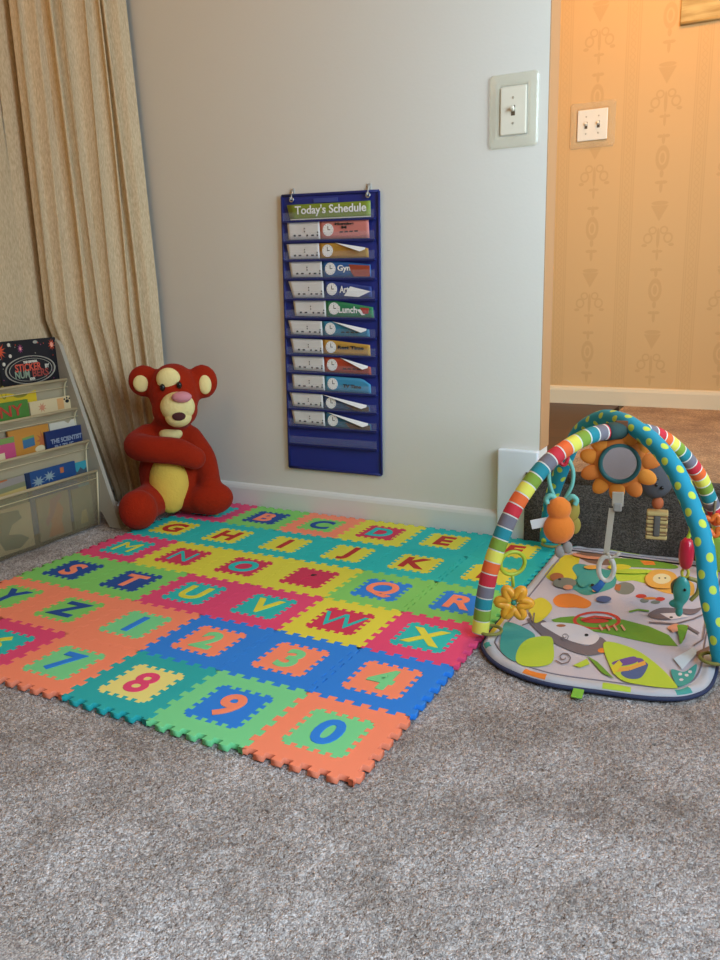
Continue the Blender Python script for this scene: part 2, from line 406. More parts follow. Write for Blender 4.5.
# ================================================================== curtains
CUR = curtain_material()
def curtain(name, label, A, B, nf, amp, seed, zt=2.36, nz=60, nu=260):
    rnd = random.Random(seed)
    # irregular pleats: cumulative widths
    w = [rnd.uniform(.55, 1.5) for _ in range(nf)]; tot = sum(w); cuts = [0]
    for q in w: cuts.append(cuts[-1]+q/tot)
    depth = [rnd.uniform(.45, 1.25) for _ in range(nf)]
    def fold(u):
        for k in range(nf):
            if u <= cuts[k+1] or k == nf-1:
                s = (u-cuts[k])/(cuts[k+1]-cuts[k]); c = .5-.5*cos(2*pi*s)
                return depth[k]*(c**.62), k, s
    bm = new(); rows = []
    for i in range(nz+1):
        z = FZ + (zt-FZ)*i/nz
        a, b = Vector(A(z)), Vector(B(z)); d = (b-a); nrm = Vector((d.y, -d.x)).normalized()
        if nrm.x < 0: nrm = -nrm
        row = []
        for j in range(nu+1):
            u = j/nu; f, k, s = fold(u)
            wob = .012*sin(z*2.1+k*1.7+seed)*sin(pi*u)
            p = a + d*u + d.normalized()*(.010*sin(2*pi*s)*depth[k] + wob) + nrm*amp*f*(1+.15*sin(z*1.6+k*2.2))
            row.append(bm.verts.new((p.x, p.y, z)))
        rows.append(row)
    for i in range(nz):
        for j in range(nu):
            f = bm.faces.new((rows[i][j], rows[i][j+1], rows[i+1][j+1], rows[i+1][j])); f.smooth = True
    o = obj(name, bm, CUR); md = o.modifiers.new('thickness', 'SOLIDIFY'); md.thickness = .0025
    return tag(o, label, 'curtain', None)
def A_right(z):
    t = min(max((.62-z)/.6, 0), 1)
    return (-1.535, -.31+.215*t)
curtain('curtain', 'beige woven curtain panel bunched into the corner behind the stuffed animal', A_right, lambda z: (-1.352-.03*max(0, (z-.7)/.86), -.001), 8, .030, 3)
curtain('curtain', 'beige woven curtain panel hanging behind the book rack at the left edge', lambda z: (-1.585, -1.35), lambda z: (-1.575, -.24), 8, .024, 8)

# ================================================================== foam floor mat
S = .2; MARG = .009; D = .0058; DV = .0009
def edge_zig(L=S, n=11, marg=MARG, d=D):
    w = (L-2*marg)/n; pts = [(0, 0), (marg, 0)]; sgn = 1
    for k in range(n):
        a, b = marg+k*w, marg+(k+1)*w
        pts.append((a+(-DV if k else 0), sgn*d)); pts.append((b+(DV if k < n-1 else 0), sgn*d)); sgn = -sgn
    pts += [(L-marg, 0), (L, 0)]
    return pts
ZIG = edge_zig()
def fix(z):
    # dovetail: raised side is wider than the gap side
    return z
def tile_outline(gapx=(0.0002, .0002), gapy=(.0002, .0002)):
    """local, centred on the tile; x right, y to the back. The same zigzag runs along every shared line, so tiles lock."""
    h = S/2; P = []
    P += [(-h+t, -h+o+gapy[0]) for t, o in ZIG]                 # front line, left to right
    P += [(h+o-gapx[1], -h+t) for t, o in ZIG]                  # right line, front to back
    P += [(-h+t, h+o-gapy[1]) for t, o in reversed(ZIG)]        # back line
    P += [(-h+o+gapx[0], -h+t) for t, o in reversed(ZIG)]       # left line
    out = []
    for p in P:
        q = (max(p[0], -10), p[1])
        if not out or (abs(q[0]-out[-1][0])+abs(q[1]-out[-1][1])) > 1e-5: out.append(q)
    return out
def insert_outline(h=.056, k=1.0):
    z = edge_zig(2*h, 9, .008, .0046); P = []
    P += [(-h+t, -h-o) for t, o in z[:-1]]
    P += [(h+o, -h+t) for t, o in z[:-1]]
    P += [(h-t, h+o) for t, o in z[:-1]]
    P += [(-h-o, h-t) for t, o in z[:-1]]
    out = []
    for p in P:
        q = (p[0]*k, p[1]*k)
        if not out or (abs(q[0]-out[-1][0])+abs(q[1]-out[-1][1])) > 1e-5: out.append(q)
    return out
FOAM = {k: M('foam_'+k, v, rough=.72, bump=.25, scale=500, spec=.35) for k, v in dict(
    teal='#26bfbc', green='#84d36c', orange='#ff9270', yellow='#e2dc48', crimson='#e64a7a', blue='#2a86ea', light_green='#7bdc98', pale_yellow='#eee58a', aqua='#26b0b4', dark_blue='#1f4f9e', red='#b9322f', deep_red='#d2385a').items()}
T, G_, O_, Y_, C_, B_ = 'teal', 'green', 'orange', 'yellow', 'crimson', 'blue'
SCHEME = {}
for ch in 'EFGHIJKL': SCHEME[ch] = (T, Y_, 'red')
SCHEME.update({'A': (C_, T, Y_), 'B': (G_, 'dark_blue', O_), 'C': (O_, G_, 'dark_blue'), 'D': (Y_, 'deep_red', T), 'M': (C_, T, Y_), 'N': (Y_, 'deep_red', T), 'O': (Y_, 'deep_red', T), 'P': (Y_, 'deep_red', 'deep_red')})
for ch in 'QRST': SCHEME[ch] = (G_, 'dark_blue' if ch in 'ST' else B_, O_)
for ch in 'UVX': SCHEME[ch] = (C_, T, Y_)
SCHEME['W'] = (Y_, 'deep_red', T)
for ch in 'YZ': SCHEME[ch] = (O_, G_, 'dark_blue')
for ch in '17': SCHEME[ch] = (O_, 'light_green', B_)
for ch in '234': SCHEME[ch] = (B_, O_, 'light_green')
SCHEME['6'] = (C_, T, Y_); SCHEME['8'] = ('aqua', 'pale_yellow', C_); SCHEME['9'] = ('light_green', B_, O_); SCHEME['0'] = (O_, 'light_green', B_)
CN = dict(teal='teal', green='green', orange='orange', yellow='yellow', crimson='crimson', blue='blue', light_green='light green', pale_yellow='pale yellow', aqua='aqua', dark_blue='dark blue', red='red', deep_red='deep red')
ORDER = 'ABCDEFGHIJKLMNOPQRSTUVWXYZ1234567890'
TH = .0108
INS_HOLE = insert_outline(); INS = curve_mesh([insert_outline(k=.997)], TH, .0006, 0)
TILE_MESH = {}
for i, ch in enumerate(ORDER):
    if ch == '5': continue                                       # wholly outside the frame
    c, r = i % 6, i//6
    gx0 = .0012 if (c == 5 and r in (1, 2, 4)) else .0002
    gx1 = .0012 if (c == 4 and r in (1, 2, 4)) else .0002
    key = (gx0, gx1)
    if key not in TILE_MESH: TILE_MESH[key] = curve_mesh([tile_outline((gx0, gx1)), INS_HOLE], TH, .0007, 0)
    b_, n_, l_ = SCHEME[ch]
    kind = 'number' if ch.isdigit() else 'letter'
    lab = f'{CN[b_]} foam puzzle tile with {CN[n_]} insert and {CN[l_]} {kind} {ch}'
    if ch == 'A': lab = 'crimson foam puzzle tile under the stuffed animal foot, letter A mostly hidden'
    if ch == 'F': lab = 'teal foam puzzle tile seen behind the striped arch, red letter F on yellow insert'
    if ch == 'P': lab = 'yellow foam puzzle tile with deep red insert and same coloured letter P'
    t = thing('foam_tile', lab, 'foam tile', ((c-5.5)*S, -(r+.5)*S, 0), 0, 'interlocking alphabet and number foam tiles')
    mesh_obj('border', TILE_MESH[key].copy(), FOAM[b_], t)
    ins = mesh_obj('insert', INS.copy(), FOAM[n_], t)
    me = text_mesh(ch, .100, .006, 0 if ch in 'MWN' else .0022 if ch == '8' else .0030, 0 if ch in 'MWN' else .0004)
    me.transform(Matrix.Translation((0, 0, -.0021)))
    mesh_obj('number' if ch.isdigit() else 'letter', me, FOAM[l_], ins)
    if ch == 'P':
        bm = new(); add_ell(bm, (.006, .018, .0002), (.012, .010, .0012), 16, 8)
        obj('letter_hole', bm, M('dark_gap', '#2c2622', rough=.9), ins)
# ================================================================== plush toy in the corner (a plain generic stuffed animal)
ORP = plush_material('orange_plush', '#98260f'); CRP = plush_material('yellow_plush', '#e6bf55'); CRM = plush_material('cream_plush', '#e9d695')
PK = M('pink_nose_felt', '#d58a93', rough=.7); BK = M('black_eye', '#15110f', rough=.25); MO = M('dark_mouth_felt', '#4a2020', rough=.9)
root = thing('plush_animal', 'orange stuffed animal with yellow belly slumped in the corner on the foam tiles', 'stuffed animal', (-1.205, -.175, .004))
Fv = Vector((.60, -.80, 0)); Rv = Vector((.80, .60, 0))
def pl(a, b, c): return Rv*a + Fv*b + Vector((0, 0, c))
PR = Matrix((Rv, Fv, Vector((0, 0, 1)))).transposed()           # columns are the plush's own axes
def lump(bm, c, r, **k): return add_ell(bm, pl(*c), r, rot=PR, **k)
def limb(bm, pts, rad):
    P = smooth_path([pl(*p) for p in pts], 5); n = len(P); R = []
    for i in range(n):
        t = i/(n-1)*(len(rad)-1); k = min(int(t), len(rad)-2); R.append(rad[k]+(rad[k+1]-rad[k])*(t-k))
    add_tube(bm, P, R, seg=16)
    add_ell(bm, P[0], (R[0],)*3, 16, 10); add_ell(bm, P[-1], (R[-1],)*3, 16, 10)
bm = new()
lump(bm, (-.003, -.005, .125), (.098, .085, .128)); lump(bm, (-.005, -.005, .222), (.080, .066, .062)); lump(bm, (.012, .0, .285), (.058, .055, .05))
lump(bm, (.030, .005, .385), (.078, .078, .092)); lump(bm, (.030, .03, .335), (.070, .065, .060))
lump(bm, (-.058, -.005, .425), (.050, .028, .050)); lump(bm, (.118, -.005, .415), (.048, .028, .054))
limb(bm, [(-.062, .0, .250), (-.092, .040, .232), (-.050, .088, .228), (.030, .100, .218), (.080, .080, .190)], [.042, .043, .042, .042, .036])
limb(bm, [(.066, .0, .240), (.105, .005, .175), (.118, .045, .112), (.122, .065, .098)], [.040, .038, .036, .034])
limb(bm, [(-.050, .03, .060), (-.085, .10, .058)], [.056, .054]); lump(bm, (-.094, .150, .056), (.058, .052, .062))
limb(bm, [(.050, .02, .056), (.095, .05, .052)], [.054, .050]); lump(bm, (.122, .066, .055), (.070, .052, .053))
me = remeshed(bm, .006, 8); mesh_obj('body', me, ORP, root, True)
def part(name, lumps, m, voxel=None):
    bm = new()
    for c, r in lumps: lump(bm, c, r)
    return obj(name, bm, m, root, True)
part('belly_patch', [((-.004, .050, .110), (.062, .050, .098))], CRP)
part('muzzle', [((.042, .080, .352), (.052, .040, .046)), ((.042, .085, .322), (.040, .032, .032))], CRM)
part('forehead_patch', [((.020, .060, .435), (.036, .022, .034))], CRM)
part('chest_patch', [((.012, .042, .263), (.036, .022, .022))], CRM)
part('nose', [((.058, .113, .385), (.030, .020, .017))], PK)
part('mouth', [((.046, .117, .328), (.020, .006, .013))], MO)
part('eye', [((.002, .078, .412), (.008, .007, .011))], BK); part('eye', [((.052, .080, .417), (.008, .007, .011))], BK)
part('inner_ear', [((-.066, .018, .420), (.024, .010, .026))], CRM); part('inner_ear', [((.126, .018, .408), (.020, .010, .030))], CRM)

# ================================================================== pocket chart with schedule cards
NAVY = M('royal_blue_nylon', '#1b2a80', rough=.55, bump=.3, scale=900, vary=.06); NAVYD = M('blue_binding_tape', '#141f66', rough=.6)
CLEAR = M('clear_vinyl', '#e8f0ff', rough=.12, alpha=.05, spec=.6); GRN = M('card_olive_green', '#7c8f2c', rough=.5)
WHT = M('white_card', '#dcdad6', rough=.55); INK = M('dark_ink', '#2b2a2a', rough=.7); WHI = M('white_print', '#f1f1ee', rough=.55)
chart = thing('pocket_chart', 'tall royal blue pocket chart of daily schedule cards hanging on the grey wall', 'pocket chart', (0, 0, 0))
CT = dict(TL=(-.861, .961), TR=(-.542, .953), BR=(-.552, .142), BL=(-.880, .140))
def cx(s, t):   # s 0..1 left to right, t 0..1 bottom to top
    a = Vector(CT['BL']).lerp(Vector(CT['BR']), s); b = Vector(CT['TL']).lerp(Vector(CT['TR']), s); return a.lerp(b, t)
def prism(bm, pts, y0, y1, mat=0):
    """pts in the x, z plane; extruded from y0 (front) to y1"""
    a = [bm.verts.new((p[0], y0, p[1])) for p in pts]; b = [bm.verts.new((p[0], y1, p[1])) for p in pts]; n = len(pts)
    fs = [bm.faces.new(a), bm.faces.new(b[::-1])] + [bm.faces.new((a[i], b[i], b[(i+1) % n], a[(i+1) % n])) for i in range(n)]
    for f in fs: f.material_index = mat
bm = new()      # gently rippled sheet
NX, NZ = 6, 60; fr, bk = [], []
for i in range(NZ+1):
    ra, rb = [], []
    for j in range(NX+1):
        p = cx(j/NX, i/NZ); rip = .0008*sin(i*.9+j) + .0015*sin(i*.21+2)*(j/NX)
        ra.append(bm.verts.new((p.x, .0165+rip, p.y))); rb.append(bm.verts.new((p.x, .0225, p.y)))
    fr.append(ra); bk.append(rb)
for i in range(NZ):
    for j in range(NX):
        bm.faces.new((fr[i][j], fr[i][j+1], fr[i+1][j+1], fr[i+1][j])).smooth = True; bm.faces.new((bk[i][j+1], bk[i][j], bk[i+1][j], bk[i+1][j+1])).smooth = True
obj('backing', bm, NAVY, chart)
bm = new()
for a, b in (((0, 0), (0, 1)), ((1, 0), (1, 1)), ((0, 1), (1, 1)), ((0, 0), (1, 0))):
    p, q = cx(*a), cx(*b); add_tube(bm, [Vector((p.x, .0165, p.y)).lerp(Vector((q.x, .0165, q.y)), t/6) for t in range(7)], .0042, seg=8)
obj('binding', bm, NAVYD, chart)
p = cx(.5, .985); bm = new(); prism(bm, [(p.x-.05, p.y-.010), (p.x+.03, p.y-.0115), (p.x+.03, p.y+.0005), (p.x-.05, p.y+.002)], .0135, .0155)
obj('sewn_label', bm, M('label_blue', '#3b4a94', rough=.6), chart)
for hx, hz, side in ((-.826, .962, 'left'), (-.574, .958, 'right')):
    bm = new(); add_tube(bm, ring_pts((hx, .0125, hz-.014), .006, 18), .0018, seg=8, closed=True); obj('grommet', bm, M('grommet_metal', '#c9c9c4', rough=.3, metal=1), chart)
    h = thing('wall_hook', f'small clear adhesive hook holding the {side} top corner of the blue chart', 'hook', (hx, WY, hz+.008), 0, 'clear hooks above the chart')
    bm = new(); add_box(bm, (-.006, -.004, -.012), (.006, 0, .010), .002); obj('hook_base', bm, M('clear_plastic', '#e6e4dc', rough=.15, trans=.5), h)
    bm = new(); add_tube(bm, smooth_path([(0, -.004, .002), (0, -.011, -.012), (0, -.015, -.022), (0, -.019, -.016)], 5), .002, seg=8); obj('hook_arm', bm, M('clear_plastic', '#e6e4dc'), h)
def card(label, TL, BL, BR, bnd, colhex, right_top=1.0, flap=None, word=None, lines=0, wordcol=None, extra=None, corner=0.0, title=False):
    t = thing('title_card' if title else 'schedule_card', label, 'card', (BL[0], .0120, BL[1]), 0, None if title else 'schedule cards in the chart')
    W = BR[0]-BL[0]; H = TL[1]-BL[1]; sl = (BR[1]-BL[1])/W; ub = (bnd-BL[0])/W if bnd else 0
    u0 = flap if flap else .52
    def top(u):
        if u <= u0: return H*(1-.03*u)
        s = (u-u0)/(1-u0); h = H*((1-.03*u0)+(right_top-(1-.03*u0))*(s**.9))
        if corner and u > 1-corner: h -= H*.35*((u-1+corner)/corner)
        return h
    def pos(u, v):
        lf = (TL[0]-BL[0])*v*max(0, 1-u*9)
        bul = -.0022*sin(pi*u)*v - .003*max(0, 1-u*8)*v - (.0035*max(0, u-.6)/.4*v if right_top < 1 else 0)
        return (W*u+lf, bul, sl*W*u + top(u)*v)
    mat_c = M('card_'+colhex.strip('#'), colhex, rough=.5)
    def piece(nm, ua, ub_, m):
        bm = new(); n = 14; g = [[bm.verts.new(pos(ua+(ub_-ua)*i/n, j/4)) for i in range(n+1)] for j in range(5)]
        for j in range(4):
            for i in range(n): bm.faces.new((g[j][i], g[j][i+1], g[j+1][i+1], g[j+1][i])).smooth = True
        o = obj(nm, bm, m, t); md = o.modifiers.new('thickness', 'SOLIDIFY'); md.thickness = .0004; md.offset = 1; return o
    if title:
        main = piece('card', 0, 1, mat_c)
        bm = new(); prism(bm, [pos(.0, 0)[::2], pos(1, 0)[::2], (W, sl*W+.0025), (0, .0025)], -.0007, -.0004); obj('white_edge', bm, WHT, t)
    else:
        main = piece('activity_panel', ub, 1, mat_c); left = piece('time_panel', 0, ub, WHT)
        # printed time: a colon over a row of small marks
        bm = new()
        def blob(u, v, w, h): x, y, z = pos(u, v); add_box(bm, (x-w/2, y-.0009, z-h/2), (x+w/2, y-.0003, z+h/2))
        for v in (.60, .44): blob(ub*.52, v, .0028, .0035)
        for k, (u, w) in enumerate(((.2, .007), (.36, .009), (.60, .006), (.77, .009), (.92, .005))): blob(ub*u, .22, w, .0042 if k % 2 else .005)
        blob(ub*.93, .38, .0035, .004); obj('printed_time', bm, INK, left)
        ck = ub+.105; R = min(.0175, top(ck)*.46); x, y, z = pos(ck, .5)
        bm = new(); r = bmesh.ops.create_cone(bm, cap_ends=True, segments=28, radius1=R, radius2=R, depth=.0007); bmesh.ops.transform(bm, matrix=Matrix.Translation((x, y-.0007, z)) @ RX90, verts=r['verts']); cf = obj('clock_face', bm, WHI, main)
        bm = new(); add_box(bm, (x-.0008, y-.0016, z), (x+.0008, y-.0011, z+R*.62)); add_box(bm, (x-.0008, y-.0016, z-R*.05), (x+R*.42, y-.0011, z+.0012))
        for k in range(12):
            a = k*pi/6; add_box(bm, (x+sin(a)*R*.82-.0006, y-.0016, z+cos(a)*R*.82-.0006), (x+sin(a)*R*.82+.0006, y-.0011, z+cos(a)*R*.82+.0006))
        obj('clock_hands', bm, INK, cf)
    if flap:
        bm = new(); a, b = pos(flap, 1), pos(.97, 1); c = pos(.92, 1)
        v = [bm.verts.new((a[0], a[1]-.001, a[2])), bm.verts.new((b[0], b[1]-.002, b[2]+.001)), bm.verts.new((b[0]+.002, b[1]-.009, b[2]-.004)), bm.verts.new((c[0], c[1]-.013, c[2]-.0115))]
        bm.faces.new(v); o = obj('curled_edge', bm, WHI, t); md = o.modifiers.new('thickness', 'SOLIDIFY'); md.thickness = .0004
    def write(s, u0_, u1_, v, h, m):
        me = fit_text(s, (u1_-u0_)*W, h, .0005, .0006); x, y, z = pos((u0_+u1_)/2, v); me.transform(Matrix.Translation((x, min(y, pos(u0_, v)[1], pos(u1_, v)[1])-.0018, z)) @ Matrix.Rotation(-atan2(-sl, 1)*0+atan2(sl, 1)*-1, 4, 'Y') @ RX90)
        mesh_obj('printed_word', me, m, main)
    if word: 
        for w_ in word: write(*w_)
    for k in range(lines):
        x, y, z = pos(.76, .38-.2*k); bm = new()
        for q in range(4): add_box(bm, (x-.03+q*.016, y-.0013, z-.0018), (x-.03+q*.016+.011, y-.0008, z+.0018))
        obj('printed_line', bm, INK, main)
    if extra:
        for (m, pts) in extra:
            bm = new(); P = [pos(u, v) for u, v in pts]; yy = min(p[1] for p in P); prism(bm, [(p[0], p[2]) for p in P], yy-.0009, yy-.0004); obj('picture', bm, m, main)
    return t
RB = M('print_redbrown', '#a0432c', rough=.6); TAN = M('print_tan', '#a58a5c', rough=.6); RD = M('print_red', '#b33a30', rough=.6); BR = M('print_brown', '#6b4a36', rough=.6); DKB = M('print_dark_blue', '#1e3b70', rough=.6)
card('olive green title card reading "Today\'s Schedule" in the top pocket of the chart', (-.841, .934), (-.832, .891), (-.566, .886), None, '#7c8f2c', word=[("Today's Schedule", .07, .95, .56, .030, WHI)], title=True)
card('schedule card with pink right half and a clock, just below the title card', (-.843, .887), (-.841, .836), (-.572, .829), -.733, '#d07f76', right_top=.98, word=[('Morning', .60, .82, .80, .007, INK), ('M', .68, .73, .62, .006, INK)], lines=1)
card('schedule card with gold right half and curled white edge, above the Gym card', (-.848, .824), (-.842, .781), (-.575, .776), -.737, '#b98a35', right_top=.58, flap=.60)
card('schedule card with blue and red-brown right half reading Gym', (-.843, .775), (-.837, .728), (-.569, .723), -.730, '#1f5c9c', right_top=.72, word=[('Gym', .60, .78, .55, .020, WHI)], extra=[(RB, ((.80, .02), (.99, .02), (.99, .9), (.74, .86), (.76, .4)))])
card('schedule card with navy right half whose corner folds over, above the Lunch card', (-.848, .717), (-.834, .668), (-.568, .665), -.727, '#253c84', right_top=.62, word=[('Art', .61, .72, .55, .019, WHI)], extra=[(WHI, ((.74, .80), (.99, .55), (.84, .04), (.66, .12))), (TAN, ((.79, .62), (.94, .52), (.84, .14), (.76, .2))), (DKB, ((.72, .6), (.80, .62), (.78, .25), (.70, .2)))])
card('schedule card with green right half reading Lunch', (-.834, .663), (-.831, .614), (-.564, .608), -.722, '#2b8456', right_top=.60, word=[('Lunch', .58, .80, .52, .018, WHI)], extra=[(RD, ((.84, .8), (.95, .85), (.94, .35), (.88, .3))), (WHI, ((.80, .60), (.84, .66), (.90, .22), (.86, .18)))])
card('schedule card with blue right half and thin curled edge, just below the Lunch card', (-.855, .601), (-.846, .559), (-.578, .553), -.737, '#2f81a3', right_top=.50, flap=.55, lines=1)
card('schedule card with gold right half printed with dark words, below the middle of the chart', (-.850, .547), (-.843, .504), (-.577, .498), -.737, '#c0933f', right_top=.74, word=[('Rest Time', .60, .92, .60, .009, INK)])
card('schedule card with orange-red right half and sloping top edge', (-.849, .497), (-.843, .451), (-.576, .443), -.735, '#b4452a', right_top=.50, flap=.62, lines=1)
card('schedule card with light blue right half and full height, below the orange-red one', (-.851, .439), (-.849, .393), (-.578, .387), -.736, '#3f94bd', right_top=.94, corner=.10, word=[('TV Time', .66, .88, .42, .009, INK)], lines=0)
card('schedule card second from the bottom, dark blue with a big white curl', (-.862, .381), (-.853, .338), (-.583, .333), -.744, '#2b4672', right_top=.42, flap=.40, extra=[(BR, ((.80, .05), (.99, .05), (.99, .8), (.72, .5)))])
card('bottom schedule card, blue and brown with a white curled top edge', (-.858, .328), (-.852, .283), (-.580, .277), -.740, '#2b6583', right_top=.42, flap=.45, extra=[(BR, ((.74, .05), (.99, .05), (.99, .8), (.68, .5)))])
for zl in (.889, .832, .778, .725, .666, .611, .556, .501, .447, .390, .335, .280, .225):
    s0, s1 = .03, .97
    t_ = (zl-.141)/.816; a, b = cx(s0, t_), cx(s1, t_)
    bm = new(); prism(bm, [(a.x, a.y-.004), (b.x, b.y-.004), (b.x, b.y+.020), (a.x, a.y+.020)], .0050, .0053)
    pk = obj('clear_pocket', bm, CLEAR, chart)
    bm = new(); prism(bm, [(a.x, a.y-.008), (b.x, b.y-.008), (b.x, b.y-.003), (a.x, a.y-.003)], .0048, .0165); obj('seam', bm, NAVYD, pk)

# ================================================================== switches
ACR = M('clear_acrylic_guard', '#ece8d2', rough=.10, alpha=.32, spec=.8, coat=.5); PLATE = M('ivory_plate', '#e2dcc9', rough=.4); SLOT = M('slot_brown', '#5a4a35', rough=.6)
def switch(label, c, ow, oh, pw, ph, toggles, ydown, guard):
    t = thing('light_switch', label, 'light switch', (c[0], ydown, c[1]))
    bm = new()     # sloped picture-frame guard
    def rr(w, h, y, r=.010, n=5):
        P = []
        for sx, sz, a0 in ((1, 1, 0), (-1, 1, pi/2), (-1, -1, pi), (1, -1, 3*pi/2)):
            for k in range(n): a = a0+pi/2*k/(n-1); P.append(bm.verts.new((sx*(w/2-r)+r*cos(a), y, sz*(h/2-r)+r*sin(a))))
        return P
    L = [rr(ow, oh, -.0005), rr(ow, oh, -.004), rr(ow-.008, oh-.008, -.0075), rr(pw+.022, ph+.022, -.010, .004), rr(pw+.008, ph+.008, -.0085, .002), rr(pw+.004, ph+.004, -.0005, .002)]
    n = len(L[0])
    for A, B in zip(L, L[1:]+L[:1]):
        for i in range(n): bm.faces.new((A[i], A[(i+1) % n], B[(i+1) % n], B[i]))
    obj('clear_guard', bm, guard, t)
    pm = box('switch_plate', (-pw/2, -.0075, -ph/2), (pw/2, -.0003, ph/2), PLATE, t, .0025)
    for tx in toggles:
        bm = new(); add_box(bm, (tx-.0052, -.0082, -.012), (tx+.0052, -.0070, .012), .0004); obj('toggle_slot', bm, SLOT, pm)
        bm = new(); v = add_box(bm, (-.004, -.012, -.0045), (.004, 0, .0045), .0012); bmesh.ops.transform(bm, matrix=Matrix.Translation((tx, -.0075, .001)) @ Matrix.Rotation(radians(-28), 4, 'X'), verts=bm.verts[:]); obj('toggle', bm, PLATE, t)
        for z in (-.030, .030):
            bm = new(); add_ell(bm, (tx, -.0076, z), (.0032, .0012, .0032), 12, 6); obj('screw', bm, M('screw_paint', '#b9b09a', rough=.35, metal=.5), pm)
    return t
switch('single light switch with clear guard plate on the grey wall beside the opening', (-.161, 1.118), .127, .174, .068, .113, (0,), WY, ACR)
switch('double light switch with clear guard plate on the patterned hallway wallpaper', (-.233, 1.258), .168, .162, .112, .110, (-.023, .023), HY, M('clear_acrylic_guard_hall', '#e6d2a6', rough=.12, alpha=.22, spec=.8))
# hanging at the top right of the hallway wall
wh = thing('wall_hanging', 'olive tan woven hanging on the hallway wallpaper, cut by the top right corner', 'wall hanging', (.06, HY, 1.545))
def streak_mat():
    m = bpy.data.materials.new('olive_tan_weave'); m.use_nodes = True; nt = m.node_tree; b = nt.nodes['Principled BSDF']; L = nt.links.new
    tc = nt.nodes.new('ShaderNodeTexCoord'); mp = nt.nodes.new('ShaderNodeMapping'); mp.inputs['Scale'].default_value = (6, 1, 45); mp.inputs['Rotation'].default_value = (0, .15, 0); L(tc.outputs['Object'], mp.inputs[0])
    n = nt.nodes.new('ShaderNodeTexNoise'); n.inputs['Scale'].default_value = 1; n.inputs['Detail'].default_value = 3; L(mp.outputs[0], n.inputs['Vector'])
    cr = nt.nodes.new('ShaderNodeValToRGB'); e = cr.color_ramp.elements; e[0].position = .35; e[0].color = lin('#a2834a'); e[1].position = .65; e[1].color = lin('#cbb074'); L(n.outputs['Fac'], cr.inputs['Fac']); L(cr.outputs['Color'], b.inputs['Base Color']); b.inputs['Roughness'].default_value = .8
    return m
box('cloth', (0, -.008, .012), (.34, -.002, .45), streak_mat(), wh, .001)
bm = new(); add_tube(bm, [(0, -.006, .012), (.34, -.006, .0135)], .006, seg=10); obj('hem_rod', bm, M('hem_tan', '#b59a62', rough=.7), wh)

# ================================================================== sling book rack along the left wall
PANEL = M('grey_white_panel', '#aaa596', rough=.55, vary=.03); SLING = M('beige_mesh_sling', '#b7a98a', rough=.7, alpha=.95, bump=.4, scale=900); BIN = M('beige_mesh_bin', '#b5a682', rough=.7, alpha=.34, bump=.4, scale=900); PIP = M('cream_piping', '#d9cba4', rough=.7)
SY0, SY1 = -1.02, -.352
rack = thing('book_rack', 'beige sling book rack with angled side panel against the left curtain', 'book rack', (-1.42, -.68, FZ))
ro = Vector((-1.42, -.68, FZ))
def rk(x, y, z): return (x-ro.x, y-ro.y, z-ro.z)
PP = [(-1.272, FZ), (-1.448, .548), (-1.458, .560), (-1.472, .566), (-1.532, .566), (-1.532, FZ), (-1.480, FZ), (-1.470, .035), (-1.345, .035), (-1.318, FZ)]
for ya, yb in ((SY1+.004, SY1+.018), (SY0-.018, SY0-.004)):
    bm = new(); a = [bm.verts.new(rk(x, ya, z)) for x, z in PP]; b = [bm.verts.new(rk(x, yb, z)) for x, z in PP]; n = len(PP)
    bm.faces.new(a); bm.faces.new(b[::-1])
    for i in range(n): bm.faces.new((a[i], b[i], b[(i+1) % n], a[(i+1) % n]))
    obj('side_panel', bm, PANEL, rack)
TIERS = [(-1.430, .446), (-1.400, .358), (-1.367, .260), (-1.345, .168)]
for k, (x, z) in enumerate(TIERS):
    last = k == 3
    if last: prof = [(x, z), (x-.008, z-.09), (-1.361, FZ+.006), (-1.38, FZ+.004), (-1.40, FZ+.004), (-1.408, .02), (-1.408, .10)]
    else: prof = [(x, z), (x-.015, z-.03), (x-.021, z-.130), (x-.030, z-.145), (x-.048, z-.145), (x-.056, z-.13), (x-.060, z+.02)]
    P = smooth_path([(p[0], 0, p[1]) for p in prof], 5) if not last else [Vector((p[0], 0, p[1])) for p in prof]
    bm = new(); n = 24; rows = []
    for p in P: rows.append([bm.verts.new(rk(p.x + .003*sin(j*1.1+k)*(1 if 0 < j < n else 0), SY0+(SY1-SY0)*j/n, p.z-(.004*sin(pi*j/n)))) for j in range(n+1)])
    for a, b in zip(rows, rows[1:]):
        for j in range(n): bm.faces.new((a[j], a[j+1], b[j+1], b[j])).smooth = True
    s = obj('book_bin' if last else 'sling', bm, BIN if last else SLING, rack); md = s.modifiers.new('thickness', 'SOLIDIFY'); md.thickness = .0014; md.offset = 0
    bm = new(); add_tube(bm, [rk(x+.001, SY0, z), rk(x+.001, SY1, z)], .0045, seg=10); obj('dowel_hem', bm, M('hem_beige', '#b8a884', rough=.7), s)
    bm = new(); add_tube(bm, [rk(p.x+.002, SY1, p.z) for p in P[:(3 if last else 12)]], .0028, seg=8); obj('piping', bm, PIP, s)
    if not last or True:
        bm = new(); hz = .022; q = Vector((x-.003, 0, z-hz)); add_tube(bm, [rk(q.x+.0045, SY0, q.z), rk(q.x+.0045, SY1, q.z)], .0012, seg=6); obj('stitch_line', bm, PIP, s)
CREAM = M('book_pages', '#e9dfc6', rough=.8)
